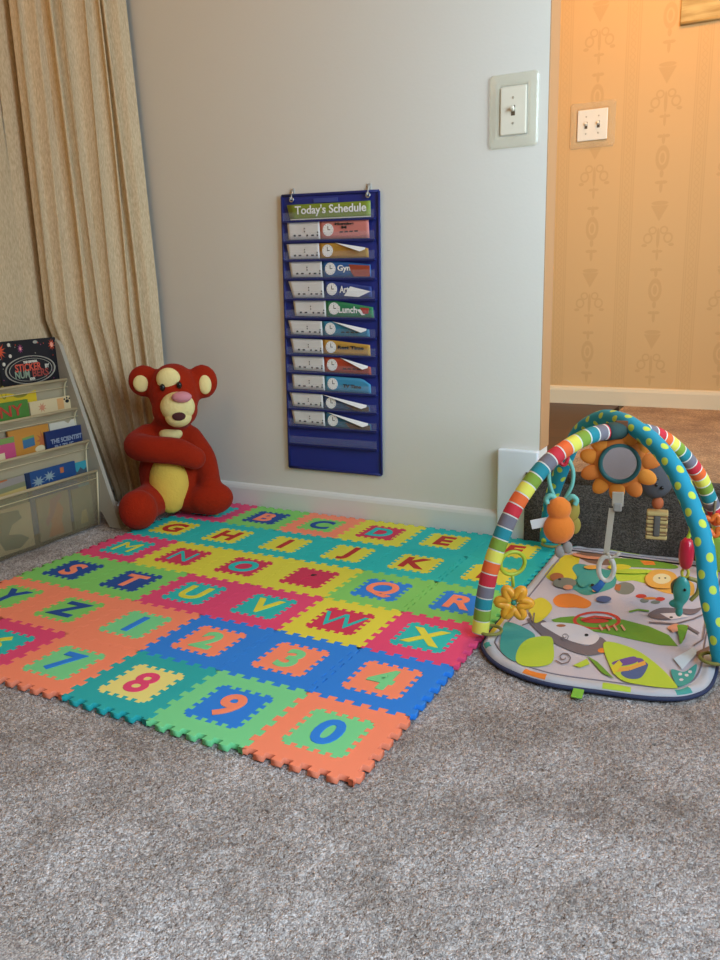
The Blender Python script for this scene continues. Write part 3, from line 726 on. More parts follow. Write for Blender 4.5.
def book(label, y0, y1, xt, zt, h, th, colhex, lean=.03, art=(), words=(), soft=False):
    """xt, zt: where the top front edge is; the book leans back in its sling"""
    xb = xt + sin(lean)*h; zb = zt - cos(lean)*h
    t = thing('book', label, 'book', (xb, (y0+y1)/2, zb)); t.rotation_euler = (0, -lean, 0)
    t['group'] = 'books in the rack'
    w = (y1-y0)/2; bm = new()
    add_box(bm, (-.0016, -w, 0), (0, w, h), .0004); add_box(bm, (-th, -w, 0), (-th+.0016, w, h), .0004); add_box(bm, (-th, -w, 0), (0, -w+.0016, h), .0004)
    cover = obj('cover', bm, M('cover_'+colhex.strip('#'), colhex, rough=.35), t)
    box('pages', (-th+.0016, -w+.0016, .003), (-.0016, w-.003, h-.003), CREAM, t)
    for i, (m, pts) in enumerate(art):
        bm = new(); d = .0003+.00006*i
        a = [bm.verts.new((d, p[0]*w, p[1]*h)) for p in pts]; b = [bm.verts.new((-.0003, p[0]*w, p[1]*h)) for p in pts]; n = len(pts)
        bm.faces.new(a); bm.faces.new(b[::-1])
        for q in range(n): bm.faces.new((a[q], b[q], b[(q+1) % n], a[(q+1) % n]))
        obj('cover_picture', bm, m, cover)
    for (s, cy, cz, tw, hh, m) in words:
        me = fit_text(s, tw, hh, .0005, .0007); me.transform(Matrix.Translation((.0004+.00006*len(art)+.0006, cy*w, cz*h)) @ FACE_X); mesh_obj('title', me, m, cover)
    return t
def oval(cy, cz, ry, rz, n=24): return [(cy+ry*cos(2*pi*i/n), cz+rz*sin(2*pi*i/n)) for i in range(n)]
def star(cy, cz, r, k=10, asp=1.0): return [(cy+(r if i % 2 else r*.4)*cos(pi*i/k), cz+(r if i % 2 else r*.4)*asp*sin(pi*i/k)) for i in range(2*k)]
def ringp(cy, cz, ry, rz, w, n=36): return [(cy+ry*cos(2*pi*i/n), cz+rz*sin(2*pi*i/n)) for i in range(n+1)] + [(cy+ry*w*cos(2*pi*i/n), cz+rz*w*sin(2*pi*i/n)) for i in range(n, -1, -1)]
PM = lambda n, h: M('print_'+n, h, rough=.5)
sparks = [(PM('ember', '#d8502c'), star(-.93, .83, .20, 12, .9)), (PM('ember', '#d8502c'), star(.84, .86, .13, 10, .9)), (PM('glow', '#f3a58c'), oval(.84, .86, .05, .05)), (PM('violet', '#a0487c'), star(-.25, .84, .10, 9, .9)), (PM('glow', '#f3a58c'), oval(-.25, .84, .03, .03)), (PM('silver', '#a5a295'), oval(.28, .94, .08, .03))]
rs = random.Random(5)
for q in range(26):
    sparks.append((PM(('silver', 'ember', 'violet')[q % 3], '#a5a295'), oval(rs.uniform(-.95, .95), rs.uniform(.1, .95), .012, .012, 6)))
for q in ((-.62, .93), (-.62, .72), (-.86, .58)): sparks.append((PM('pearl', '#d8d3c4'), oval(q[0], q[1], .045, .035, 12)))
sparks += [(PM('silver', '#a5a295'), ringp(.0, .42, .86, .27, .95)), (PM('night', '#11131c'), oval(0, .42, .76, .235)), (PM('silver', '#a5a295'), ringp(.0, .42, .74, .22, .965))]
book('black fireworks book with an oval title, standing highest in the book rack', -.556, -.345, -1.466, .572, .150, .010, '#14161f', art=sparks,
     words=[('STICKER', -.09, .475, .092, .021, PM('title_red', '#d85a45')), ('BY', .56, .46, .014, .010, PM('pearl', '#d8d3c4')), ('NUM', -.32, .345, .050, .021, PM('title_blue', '#8fa18a')), ('BERS', .30, .345, .058, .021, PM('title_brick', '#a0453c')), ('THE ORIGINAL', 0, .575, .05, .006, PM('pearl', '#d8d3c4')), ('BOOK', 0, .245, .018, .006, PM('pearl', '#d8d3c4'))])
book('plain bright yellow book on the second tier, behind the green one', -.60, -.461, -1.441, .447, 0.19, 0.006, '#d9bb2a', art=[(PM('olive_shape', '#8c8430'), ringp(-.6, .93, .12, .10, .8)), (PM('olive_shape', '#8c8430'), oval(.2, .86, .35, .04))])  # olive ring and oval on the cover
book('green book with big red lettering on the second tier', -.66, -.505, -1.427, .407, 0.15, 0.008, '#4f8238', words=[('NY', .22, .83, .075, .030, PM('letter_red', '#b8402f'))])
book('cream picture book with orange and black paw print, right end of second tier', -0.5, -.337, -1.429, .396, 0.15, 0.007, '#d8c59a', art=[(PM('peachy', '#d8a46a'), [(.25, .76), (.55, .76), (.55, .98), (.25, .98)]), (PM('blush', '#c98a6a'), star(-.45, .86, .20, 8, .5)), (PM('night', '#11131c'), oval(.72, .90, .09, .035)), (PM('night', '#11131c'), oval(.60, .945, .04, .02)), (PM('night', '#11131c'), oval(.72, .965, .04, .02)), (PM('night', '#11131c'), oval(.84, .945, .04, .02))])
book('white edged book peeking out behind the navy book on the third tier', -.452, -.339, -1.413, .326, 0.16, 0.005, '#d9d2bf')
book('orange picture book with a small blue badge on the third tier', -.605, -.462, -1.405, .330, 0.17, 0.006, '#c98a3a', art=[(PM('badge_blue', '#3d6f93'), [(-.36, .66), (.22, .68), (.22, .82), (-.36, .80)]), (PM('badge_green', '#7a9a52'), [(-.36, .80), (.22, .82), (.22, .86), (-.36, .84)]), (PM('terracotta', '#b9683c'), star(.62, .74, .34, 9, .5)), (PM('cream_print', '#e3d3a8'), oval(.45, .60, .26, .06))])
book('pink and green book at the left edge of the third tier', -.76, -.594, -1.395, .316, 0.165, 0.007, '#c84f7c', art=[(PM('badge_green', '#7a9a52'), [(-1, .90), (1, .90), (1, 1), (-1, 1)]), (PM('cream_print', '#e3d3a8'), [(-.2, .52), (.55, .54), (.55, .76), (-.2, .74)])])
book('navy blue book titled in white capitals, right end of third tier', -.486, -.334, -1.395, .308, 0.16, 0.007, '#1d3263', words=[('THE SCIENTIST', 0, .80, .118, .013, PM('pale_ink', '#8f9bb0')), ('IN THE', -.15, .68, .07, .013, PM('pale_ink', '#8f9bb0'))])
book('teal picture book with a dark rocky shape, right end of lowest tier', -.42, -.357, -1.380, .200, 0.17, 0.005, '#3a98a6', art=[(PM('rock', '#4a5560'), [(-.95, .78), (-.7, .90), (-.2, .82), (.2, .90), (.6, .84), (.95, .88), (.95, .6), (-.95, .6)])])
book('dark blue picture book with pale trees in the lowest tier', -.590, -.408, -1.372, .209, 0.18, 0.006, '#1f4a80', art=[(PM('pale_trees', '#8fa3a8'), star(-.55, .82, .28, 9, .35)), (PM('pale_trees', '#8fa3a8'), star(-.1, .86, .26, 9, .35)), (PM('terracotta', '#b9683c'), [(.35, .86), (.5, .86), (.5, .95), (.35, .95)]), (PM('deep', '#142a4d'), [(-1, .6), (-.85, .6), (-.85, 1), (-1, 1)])])
book('grey green landscape book at the left edge of the lowest tier', -.76, -.588, -1.377, .206, 0.18, 0.006, '#8a8a68', art=[(PM('stone', '#9a9088'), [(-1, .86), (1, .9), (1, 1), (-1, 1)]), (PM('straw', '#c3ac6a'), [(-1, .7), (1, .74), (1, .82), (-1, .78)]), (PM('terracotta', '#b9683c'), [(-1, .94), (.3, .98), (.3, 1), (-1, 1)])])
book('cream book with grey green blotches seen through the left of the bottom bin', -.76, -.592, -1.366, 0.128, 0.128, 0.005, '#d8c596', lean=.0, art=[(PM('camo', '#6a7458'), [(-.4, .95), (.5, .9), (.6, .7), (.2, .62), (.0, .42), (.5, .35), (.8, .2), (.4, .05), (-.2, .1), (-.5, .5)])])
book('pinkish peach picture book seen through the middle of the bottom bin', -.570, -.452, -1.366, 0.13, 0.13, 0.005, '#a89a7c', lean=.0, art=[(PM('peach_fig', '#cf8a5a'), [(-.5, .05), (.5, .05), (.4, .35), (.6, .6), (.2, .88), (-.2, .8), (-.4, .55), (-.2, .35)]), (PM('rose_fig', '#b07a78'), [(-.6, .45), (-.25, .6), (-.2, .9), (.5, .98), (.6, .9), (.3, .8), (-.1, .5), (-.5, .3)])])
book('grey green book seen through the right of the bottom bin', -.440, -.362, -1.366, 0.125, 0.125, 0.005, '#8b8a66', lean=.0, art=[(PM('straw', '#c3ac6a'), [(-.4, .1), (.4, .1), (.3, .45), (-.2, .4)])])
PRINTS=[
('yellow',[(0.026,-0.261),(0.028,-0.17),(0.06,-0.156),(0.091,-0.179),(0.101,-0.273),(0.067,-0.303)]),
('yellow',[(0.028,-0.12),(0.055,-0.089),(0.076,-0.109),(0.083,-0.205),(0.057,-0.234)]),
('teal',[(0.076,-0.19),(0.086,-0.15),(0.15,-0.167),(0.178,-0.172),(0.194,-0.271),(0.168,-0.329),(0.144,-0.354),(0.113,-0.33),(0.085,-0.304),(0.103,-0.255)]),
('brown',[(0.058,-0.068),(0.11,-0.056),(0.152,-0.067),(0.161,-0.127),(0.116,-0.137),(0.083,-0.115)]),
('leaf',[(0.151,-0.076),(0.238,-0.057),(0.302,-0.066),(0.304,-0.095),(0.236,-0.117),(0.164,-0.131)]),
('orange',[(0.217,-0.066),(0.249,-0.058),(0.258,-0.085),(0.233,-0.096)]),
('lime',[(0.175,-0.147),(0.215,-0.147),(0.252,-0.148),(0.258,-0.22),(0.227,-0.217),(0.194,-0.232)]),
('amber',[(0.25,-0.166),(0.294,-0.155),(0.335,-0.162),(0.357,-0.184),(0.364,-0.256),(0.338,-0.268),(0.304,-0.268),(0.277,-0.25),(0.257,-0.228)]),
('cream',[(0.312,-0.201),(0.313,-0.212),(0.311,-0.223),(0.308,-0.232),(0.304,-0.24),(0.299,-0.244),(0.293,-0.245),(0.287,-0.242),(0.282,-0.236),(0.278,-0.227),(0.275,-0.217),(0.274,-0.205),(0.275,-0.194),(0.278,-0.184),(0.283,-0.177),(0.289,-0.172),(0.295,-0.172),(0.301,-0.175),(0.306,-0.181),(0.31,-0.19)]),
('grey',[(0.239,-0.267),(0.24,-0.28),(0.239,-0.292),(0.236,-0.302),(0.232,-0.31),(0.226,-0.315),(0.219,-0.316),(0.212,-0.313),(0.206,-0.307),(0.201,-0.297),(0.198,-0.285),(0.196,-0.272),(0.197,-0.26),(0.2,-0.249),(0.205,-0.24),(0.211,-0.235),(0.218,-0.235),(0.225,-0.238),(0.231,-0.245),(0.236,-0.255)]),
('rust',[(0.194,-0.256),(0.207,-0.258),(0.211,-0.298),(0.198,-0.293)]),
('orange',[(0.094,-0.377),(0.119,-0.358),(0.16,-0.383),(0.17,-0.407),(0.161,-0.432),(0.128,-0.433),(0.107,-0.428)]),
('orange',[(0.086,-0.406),(0.099,-0.366),(0.149,-0.378),(0.169,-0.413),(0.133,-0.44),(0.104,-0.443)]),
('red',[(0.271,-0.305),(0.272,-0.309),(0.27,-0.313),(0.268,-0.317),(0.266,-0.32),(0.262,-0.322),(0.259,-0.323),(0.255,-0.323),(0.252,-0.321),(0.25,-0.319),(0.249,-0.315),(0.249,-0.311),(0.25,-0.307),(0.252,-0.303),(0.255,-0.3),(0.258,-0.298),(0.262,-0.297),(0.265,-0.297),(0.268,-0.299),(0.27,-0.302)]),
('red',[(0.311,-0.306),(0.311,-0.31),(0.31,-0.314),(0.308,-0.318),(0.306,-0.321),(0.303,-0.323),(0.3,-0.324),(0.297,-0.323),(0.294,-0.321),(0.292,-0.319),(0.291,-0.315),(0.291,-0.311),(0.292,-0.307),(0.294,-0.304),(0.296,-0.301),(0.299,-0.299),(0.302,-0.298),(0.305,-0.298),(0.308,-0.3),(0.31,-0.303)]),
('grey',[(0.28,-0.33),(0.28,-0.334),(0.28,-0.339),(0.278,-0.342),(0.276,-0.345),(0.273,-0.347),(0.271,-0.348),(0.268,-0.347),(0.265,-0.345),(0.264,-0.342),(0.262,-0.338),(0.262,-0.334),(0.263,-0.329),(0.264,-0.325),(0.267,-0.322),(0.269,-0.321),(0.272,-0.32),(0.275,-0.321),(0.277,-0.323),(0.279,-0.326)]),
('grey',[(0.304,-0.329),(0.304,-0.333),(0.303,-0.336),(0.302,-0.339),(0.299,-0.342),(0.296,-0.344),(0.293,-0.345),(0.29,-0.344),(0.288,-0.343),(0.286,-0.341),(0.285,-0.338),(0.285,-0.334),(0.286,-0.331),(0.288,-0.327),(0.29,-0.325),(0.293,-0.323),(0.296,-0.322),(0.299,-0.322),(0.302,-0.324),(0.304,-0.326)]),
('orange',[(0.294,-0.31),(0.293,-0.313),(0.292,-0.316),(0.289,-0.319),(0.286,-0.321),(0.282,-0.324),(0.277,-0.325),(0.273,-0.326),(0.27,-0.325),(0.268,-0.324),(0.267,-0.322),(0.267,-0.319),(0.269,-0.316),(0.271,-0.313),(0.275,-0.31),(0.279,-0.308),(0.283,-0.306),(0.287,-0.306),(0.29,-0.306),(0.293,-0.308)]),
('leaf',[(0.112,-0.522),(0.126,-0.501),(0.15,-0.484),(0.191,-0.478),(0.247,-0.459),(0.302,-0.472),(0.345,-0.5),(0.368,-0.546),(0.336,-0.555),(0.285,-0.551),(0.236,-0.544),(0.183,-0.544),(0.136,-0.541)]),
('red',[(0.245,-0.467),(0.246,-0.477),(0.239,-0.478),(0.238,-0.47)]),
('red',[(0.246,-0.477),(0.244,-0.489),(0.237,-0.487),(0.239,-0.478)]),
('red',[(0.244,-0.489),(0.24,-0.5),(0.234,-0.496),(0.237,-0.487)]),
('red',[(0.24,-0.5),(0.235,-0.51),(0.229,-0.505),(0.234,-0.496)]),
('red',[(0.235,-0.51),(0.227,-0.519),(0.223,-0.512),(0.229,-0.505)]),
('red',[(0.227,-0.519),(0.219,-0.527),(0.216,-0.519),(0.223,-0.512)]),
('red',[(0.219,-0.527),(0.209,-0.532),(0.207,-0.523),(0.216,-0.519)]),
('red',[(0.209,-0.532),(0.199,-0.535),(0.199,-0.526),(0.207,-0.523)]),
('red',[(0.199,-0.535),(0.189,-0.536),(0.19,-0.527),(0.199,-0.526)]),
('red',[(0.189,-0.536),(0.179,-0.535),(0.182,-0.526),(0.19,-0.527)]),
('red',[(0.179,-0.535),(0.171,-0.531),(0.175,-0.523),(0.182,-0.526)]),
('red',[(0.171,-0.531),(0.163,-0.525),(0.168,-0.518),(0.175,-0.523)]),
('red',[(0.163,-0.525),(0.158,-0.517),(0.164,-0.512),(0.168,-0.518)]),
('red',[(0.158,-0.517),(0.154,-0.507),(0.161,-0.504),(0.164,-0.512)]),
('red',[(0.154,-0.507),(0.153,-0.497),(0.16,-0.496),(0.161,-0.504)]),
('red',[(0.153,-0.497),(0.154,-0.485),(0.161,-0.487),(0.16,-0.496)]),
('red',[(0.154,-0.485),(0.157,-0.474),(0.164,-0.477),(0.161,-0.487)]),
('red',[(0.157,-0.474),(0.163,-0.463),(0.169,-0.469),(0.164,-0.477)]),
('red',[(0.163,-0.463),(0.17,-0.453),(0.175,-0.461),(0.169,-0.469)]),
('red',[(0.17,-0.453),(0.179,-0.445),(0.183,-0.454),(0.175,-0.461)]),
('red',[(0.179,-0.445),(0.189,-0.439),(0.191,-0.449),(0.183,-0.454)]),
('red',[(0.189,-0.439),(0.2,-0.436),(0.2,-0.446),(0.191,-0.449)]),
('red',[(0.2,-0.436),(0.21,-0.435),(0.209,-0.445),(0.2,-0.446)]),
('red',[(0.21,-0.435),(0.22,-0.437),(0.218,-0.447),(0.209,-0.445)]),
('red',[(0.22,-0.437),(0.229,-0.442),(0.225,-0.45),(0.218,-0.447)]),
('red',[(0.229,-0.442),(0.236,-0.448),(0.231,-0.455),(0.225,-0.45)]),
('red',[(0.236,-0.448),(0.242,-0.457),(0.235,-0.462),(0.231,-0.455)]),
('red',[(0.242,-0.457),(0.245,-0.467),(0.238,-0.47),(0.235,-0.462)]),
('red',[(0.223,-0.48),(0.223,-0.484),(0.22,-0.489),(0.215,-0.494),(0.208,-0.499),(0.201,-0.503),(0.193,-0.506),(0.185,-0.507),(0.179,-0.507),(0.175,-0.506),(0.173,-0.503),(0.173,-0.499),(0.176,-0.494),(0.181,-0.489),(0.188,-0.484),(0.196,-0.48),(0.204,-0.477),(0.211,-0.475),(0.217,-0.475),(0.221,-0.477)]),
('hood',[(0.065,-0.537),(0.101,-0.533),(0.127,-0.573),(0.174,-0.607),(0.211,-0.617),(0.224,-0.567),(0.252,-0.615),(0.226,-0.657),(0.186,-0.654),(0.128,-0.619),(0.087,-0.573)]),
('hood',[(0.235,-0.588),(0.252,-0.615),(0.226,-0.657),(0.208,-0.635)]),
('white',[(0.098,-0.548),(0.162,-0.525),(0.209,-0.549),(0.223,-0.576),(0.213,-0.612),(0.175,-0.61),(0.133,-0.584)]),
('black',[(0.2,-0.568),(0.201,-0.57),(0.201,-0.572),(0.2,-0.574),(0.199,-0.575),(0.198,-0.576),(0.197,-0.577),(0.196,-0.576),(0.194,-0.575),(0.194,-0.573),(0.193,-0.571),(0.193,-0.569),(0.193,-0.567),(0.193,-0.565),(0.194,-0.564),(0.195,-0.563),(0.196,-0.563),(0.198,-0.563),(0.199,-0.564),(0.2,-0.566)]),
('orange',[(0.249,-0.623),(0.249,-0.626),(0.249,-0.63),(0.248,-0.633),(0.245,-0.636),(0.243,-0.637),(0.24,-0.638),(0.238,-0.638),(0.235,-0.636),(0.233,-0.634),(0.232,-0.63),(0.232,-0.627),(0.233,-0.623),(0.234,-0.62),(0.236,-0.618),(0.239,-0.616),(0.241,-0.615),(0.244,-0.616),(0.246,-0.617),(0.248,-0.62)]),
('rust',[(0.148,-0.541),(0.148,-0.543),(0.147,-0.546),(0.146,-0.548),(0.143,-0.55),(0.141,-0.552),(0.138,-0.553),(0.135,-0.553),(0.133,-0.553),(0.131,-0.551),(0.13,-0.549),(0.13,-0.547),(0.131,-0.544),(0.132,-0.542),(0.134,-0.54),(0.137,-0.538),(0.14,-0.537),(0.143,-0.537),(0.145,-0.538),(0.147,-0.539)]),
('hood',[(0.291,-0.414),(0.309,-0.366),(0.348,-0.352),(0.374,-0.343),(0.39,-0.327),(0.377,-0.375),(0.342,-0.38),(0.323,-0.406),(0.339,-0.421),(0.309,-0.429)]),
('white',[(0.313,-0.397),(0.351,-0.376),(0.37,-0.391),(0.339,-0.421)]),
('black',[(0.341,-0.407),(0.341,-0.409),(0.34,-0.41),(0.34,-0.412),(0.339,-0.413),(0.338,-0.413),(0.337,-0.414),(0.336,-0.413),(0.335,-0.413),(0.334,-0.411),(0.334,-0.41),(0.334,-0.408),(0.334,-0.407),(0.335,-0.405),(0.336,-0.404),(0.337,-0.404),(0.338,-0.403),(0.339,-0.404),(0.34,-0.404),(0.34,-0.406)]),
('hood',[(0.3,-0.459),(0.351,-0.445),(0.35,-0.436),(0.299,-0.45)]),
('hood',[(0.351,-0.444),(0.381,-0.403),(0.379,-0.396),(0.349,-0.437)]),
('hood',[(0.381,-0.403),(0.401,-0.362),(0.399,-0.355),(0.379,-0.396)]),
('hood',[(0.396,-0.537),(0.41,-0.497),(0.408,-0.491),(0.394,-0.531)]),
('hood',[(0.41,-0.494),(0.405,-0.376),(0.402,-0.376),(0.407,-0.494)]),
('leaf',[(0.254,-0.42),(0.269,-0.4),(0.266,-0.391),(0.251,-0.411)]),
('leaf',[(0.268,-0.4),(0.291,-0.399),(0.29,-0.389),(0.267,-0.39)]),
('hood',[(0.374,-0.451),(0.398,-0.476),(0.399,-0.465),(0.375,-0.44)]),
('rust',[(0.361,-0.445),(0.375,-0.437),(0.376,-0.509),(0.372,-0.533)]),
('peach',[(0.338,-0.465),(0.35,-0.44),(0.363,-0.45),(0.359,-0.473),(0.347,-0.481)]),
('teal',[(0.031,-0.595),(0.036,-0.573),(0.073,-0.587),(0.106,-0.62),(0.091,-0.682),(0.104,-0.741),(0.075,-0.724),(0.055,-0.69)]),
('lime',[(0.091,-0.682),(0.098,-0.633),(0.132,-0.608),(0.15,-0.646),(0.166,-0.721),(0.133,-0.752),(0.104,-0.741)]),
('hood',[(0.183,-0.688),(0.184,-0.693),(0.186,-0.693),(0.185,-0.687)]),
('hood',[(0.184,-0.691),(0.182,-0.696),(0.183,-0.7),(0.186,-0.695)]),
('hood',[(0.182,-0.696),(0.177,-0.694),(0.177,-0.698),(0.183,-0.701)]),
('hood',[(0.178,-0.695),(0.173,-0.684),(0.172,-0.686),(0.176,-0.697)]),
('hood',[(0.174,-0.686),(0.176,-0.674),(0.174,-0.671),(0.172,-0.684)]),
('hood',[(0.175,-0.674),(0.184,-0.672),(0.183,-0.667),(0.174,-0.67)]),
('hood',[(0.183,-0.672),(0.192,-0.685),(0.193,-0.682),(0.184,-0.668)]),
('hood',[(0.192,-0.683),(0.193,-0.704),(0.195,-0.705),(0.194,-0.684)]),
('hood',[(0.193,-0.702),(0.184,-0.714),(0.185,-0.718),(0.195,-0.707)]),
('hood',[(0.184,-0.714),(0.17,-0.705),(0.17,-0.709),(0.185,-0.718)]),
('hood',[(0.161,-0.595),(0.162,-0.599),(0.163,-0.599),(0.162,-0.595)]),
('hood',[(0.162,-0.598),(0.16,-0.602),(0.161,-0.604),(0.163,-0.6)]),
('hood',[(0.16,-0.601),(0.157,-0.6),(0.157,-0.602),(0.161,-0.604)]),
('hood',[(0.158,-0.6),(0.155,-0.593),(0.154,-0.594),(0.157,-0.601)]),
('hood',[(0.155,-0.594),(0.156,-0.585),(0.155,-0.584),(0.154,-0.592)]),
('hood',[(0.156,-0.586),(0.161,-0.585),(0.161,-0.582),(0.155,-0.583)]),
('hood',[(0.161,-0.584),(0.166,-0.594),(0.167,-0.592),(0.161,-0.583)]),
('hood',[(0.166,-0.593),(0.167,-0.607),(0.168,-0.607),(0.167,-0.593)]),
('hood',[(0.167,-0.606),(0.162,-0.613),(0.163,-0.616),(0.168,-0.608)]),
('hood',[(0.162,-0.613),(0.154,-0.607),(0.154,-0.609),(0.162,-0.616)]),
('yellow',[(0.061,-0.414),(0.098,-0.46),(0.097,-0.535),(0.082,-0.552),(0.048,-0.471)]),
('lime',[(0.237,-0.589),(0.293,-0.597),(0.346,-0.65),(0.387,-0.716),(0.38,-0.73),(0.336,-0.739),(0.293,-0.733),(0.259,-0.67)]),
('leaf',[(0.218,-0.663),(0.243,-0.682),(0.284,-0.736),(0.26,-0.723)]),
('lime',[(0.205,-0.715),(0.222,-0.677),(0.232,-0.697),(0.219,-0.718)]),
('purple',[(0.269,-0.67),(0.299,-0.631),(0.309,-0.652),(0.291,-0.677),(0.274,-0.683)]),
('denim',[(0.29,-0.705),(0.314,-0.674),(0.329,-0.653),(0.326,-0.712),(0.304,-0.725)]),
('purple',[(0.303,-0.634),(0.315,-0.634),(0.329,-0.653),(0.317,-0.668)]),
('amber',[(0.278,-0.712),(0.302,-0.694),(0.298,-0.677),(0.274,-0.695)]),
('amber',[(0.303,-0.693),(0.326,-0.656),(0.321,-0.64),(0.298,-0.678)]),
('teal',[(0.37,-0.658),(0.393,-0.657),(0.409,-0.616),(0.41,-0.678),(0.399,-0.71),(0.387,-0.716)]),
('white',[(0.39,-0.668),(0.39,-0.672),(0.388,-0.675),(0.385,-0.675),(0.384,-0.671),(0.384,-0.667),(0.386,-0.664),(0.389,-0.665)]),
('white',[(0.401,-0.668),(0.401,-0.672),(0.399,-0.675),(0.396,-0.674),(0.395,-0.671),(0.395,-0.666),(0.398,-0.664),(0.4,-0.664)]),
('white',[(0.395,-0.689),(0.394,-0.694),(0.392,-0.696),(0.39,-0.696),(0.388,-0.692),(0.389,-0.688),(0.391,-0.686),(0.393,-0.686)]),
('white',[(0.405,-0.652),(0.405,-0.656),(0.403,-0.659),(0.4,-0.658),(0.399,-0.655),(0.399,-0.65),(0.401,-0.648),(0.404,-0.648)]),
('sky',[(0.368,-0.61),(0.396,-0.544),(0.406,-0.561),(0.388,-0.65)]),
('brown',[(0.403,-0.563),(0.423,-0.524),(0.427,-0.541),(0.406,-0.584)]),
('rust',[(0.074,-0.266),(0.076,-0.275),(0.075,-0.283),(0.074,-0.291),(0.071,-0.297),(0.066,-0.3),(0.061,-0.301),(0.056,-0.299),(0.051,-0.294),(0.047,-0.287),(0.044,-0.279),(0.042,-0.27),(0.043,-0.261),(0.044,-0.254),(0.047,-0.248),(0.052,-0.244),(0.057,-0.244),(0.062,-0.246),(0.067,-0.251),(0.071,-0.258)]),
('grey',[(0.111,-0.293),(0.112,-0.304),(0.11,-0.315),(0.107,-0.324),(0.101,-0.332),(0.094,-0.337),(0.086,-0.339),(0.078,-0.337),(0.07,-0.332),(0.064,-0.325),(0.06,-0.315),(0.059,-0.304),(0.06,-0.293),(0.064,-0.283),(0.069,-0.275),(0.077,-0.27),(0.085,-0.268),(0.094,-0.27),(0.101,-0.275),(0.107,-0.283)]),
('peach',[(0.11,-0.325),(0.111,-0.33),(0.11,-0.335),(0.109,-0.339),(0.107,-0.342),(0.104,-0.344),(0.1,-0.345),(0.097,-0.344),(0.094,-0.342),(0.091,-0.338),(0.09,-0.334),(0.089,-0.329),(0.089,-0.324),(0.091,-0.32),(0.093,-0.316),(0.096,-0.314),(0.1,-0.313),(0.103,-0.314),(0.106,-0.317),(0.109,-0.32)]),
('black',[(0.073,-0.284),(0.073,-0.287),(0.073,-0.289),(0.073,-0.291),(0.072,-0.292),(0.071,-0.293),(0.07,-0.293),(0.069,-0.292),(0.067,-0.291),(0.066,-0.29),(0.066,-0.288),(0.065,-0.285),(0.065,-0.283),(0.066,-0.281),(0.066,-0.28),(0.068,-0.279),(0.069,-0.279),(0.07,-0.279),(0.071,-0.281),(0.072,-0.282)]),
('peach',[(0.055,-0.084),(0.093,-0.092),(0.136,-0.085),(0.137,-0.102),(0.098,-0.113),(0.06,-0.103)]),
('amber',[(0.136,-0.164),(0.137,-0.169),(0.135,-0.174),(0.132,-0.179),(0.128,-0.184),(0.123,-0.187),(0.117,-0.188),(0.112,-0.188),(0.108,-0.186),(0.104,-0.183),(0.102,-0.179),(0.102,-0.174),(0.104,-0.169),(0.107,-0.164),(0.111,-0.16),(0.116,-0.157),(0.122,-0.155),(0.127,-0.155),(0.131,-0.157),(0.135,-0.16)]),
('peach',[(0.209,-0.516),(0.221,-0.541),(0.223,-0.534),(0.211,-0.509)]),
('peach',[(0.222,-0.51),(0.234,-0.535),(0.236,-0.528),(0.224,-0.503)]),
('peach',[(0.236,-0.504),(0.248,-0.529),(0.25,-0.522),(0.238,-0.497)]),
('peach',[(0.25,-0.498),(0.262,-0.523),(0.264,-0.516),(0.252,-0.491)]),
('leaf',[(0.354,-0.451),(0.374,-0.446),(0.375,-0.501),(0.372,-0.541),(0.363,-0.498)]),
('peach',[(0.343,-0.47),(0.355,-0.455),(0.36,-0.479),(0.35,-0.491)]),
('red',[(0.172,-0.508),(0.195,-0.478),(0.191,-0.468),(0.169,-0.498)]),
('red',[(0.194,-0.479),(0.229,-0.475),(0.227,-0.464),(0.192,-0.468)]),
('lime',[(0.263,-0.142),(0.261,-0.148),(0.256,-0.156),(0.246,-0.164),(0.234,-0.172),(0.22,-0.179),(0.206,-0.184),(0.193,-0.187),(0.182,-0.188),(0.175,-0.186),(0.172,-0.181),(0.173,-0.175),(0.178,-0.167),(0.188,-0.159),(0.2,-0.151),(0.214,-0.144),(0.229,-0.139),(0.242,-0.136),(0.252,-0.135),(0.26,-0.137)]),
('yellow',[(0.207,-0.133),(0.207,-0.14),(0.205,-0.147),(0.2,-0.154),(0.193,-0.16),(0.185,-0.165),(0.177,-0.167),(0.169,-0.168),(0.162,-0.166),(0.158,-0.162),(0.155,-0.156),(0.155,-0.149),(0.158,-0.142),(0.163,-0.135),(0.169,-0.129),(0.177,-0.124),(0.186,-0.122),(0.194,-0.122),(0.2,-0.124),(0.205,-0.128)]),
('amber',[(0.251,-0.194),(0.258,-0.138),(0.284,-0.122),(0.311,-0.142),(0.322,-0.197),(0.312,-0.241),(0.283,-0.253),(0.263,-0.238)]),
('cream',[(0.306,-0.179),(0.307,-0.191),(0.305,-0.202),(0.302,-0.211),(0.297,-0.219),(0.292,-0.223),(0.286,-0.224),(0.28,-0.221),(0.275,-0.215),(0.27,-0.207),(0.268,-0.196),(0.267,-0.185),(0.268,-0.174),(0.271,-0.164),(0.276,-0.156),(0.282,-0.152),(0.288,-0.151),(0.294,-0.154),(0.3,-0.16),(0.304,-0.169)]),
('black',[(0.283,-0.184),(0.283,-0.186),(0.283,-0.187),(0.283,-0.189),(0.282,-0.19),(0.282,-0.19),(0.281,-0.19),(0.28,-0.19),(0.28,-0.189),(0.279,-0.188),(0.279,-0.186),(0.279,-0.185),(0.279,-0.183),(0.279,-0.182),(0.28,-0.181),(0.28,-0.181),(0.281,-0.181),(0.282,-0.181),(0.282,-0.182),(0.283,-0.183)]),
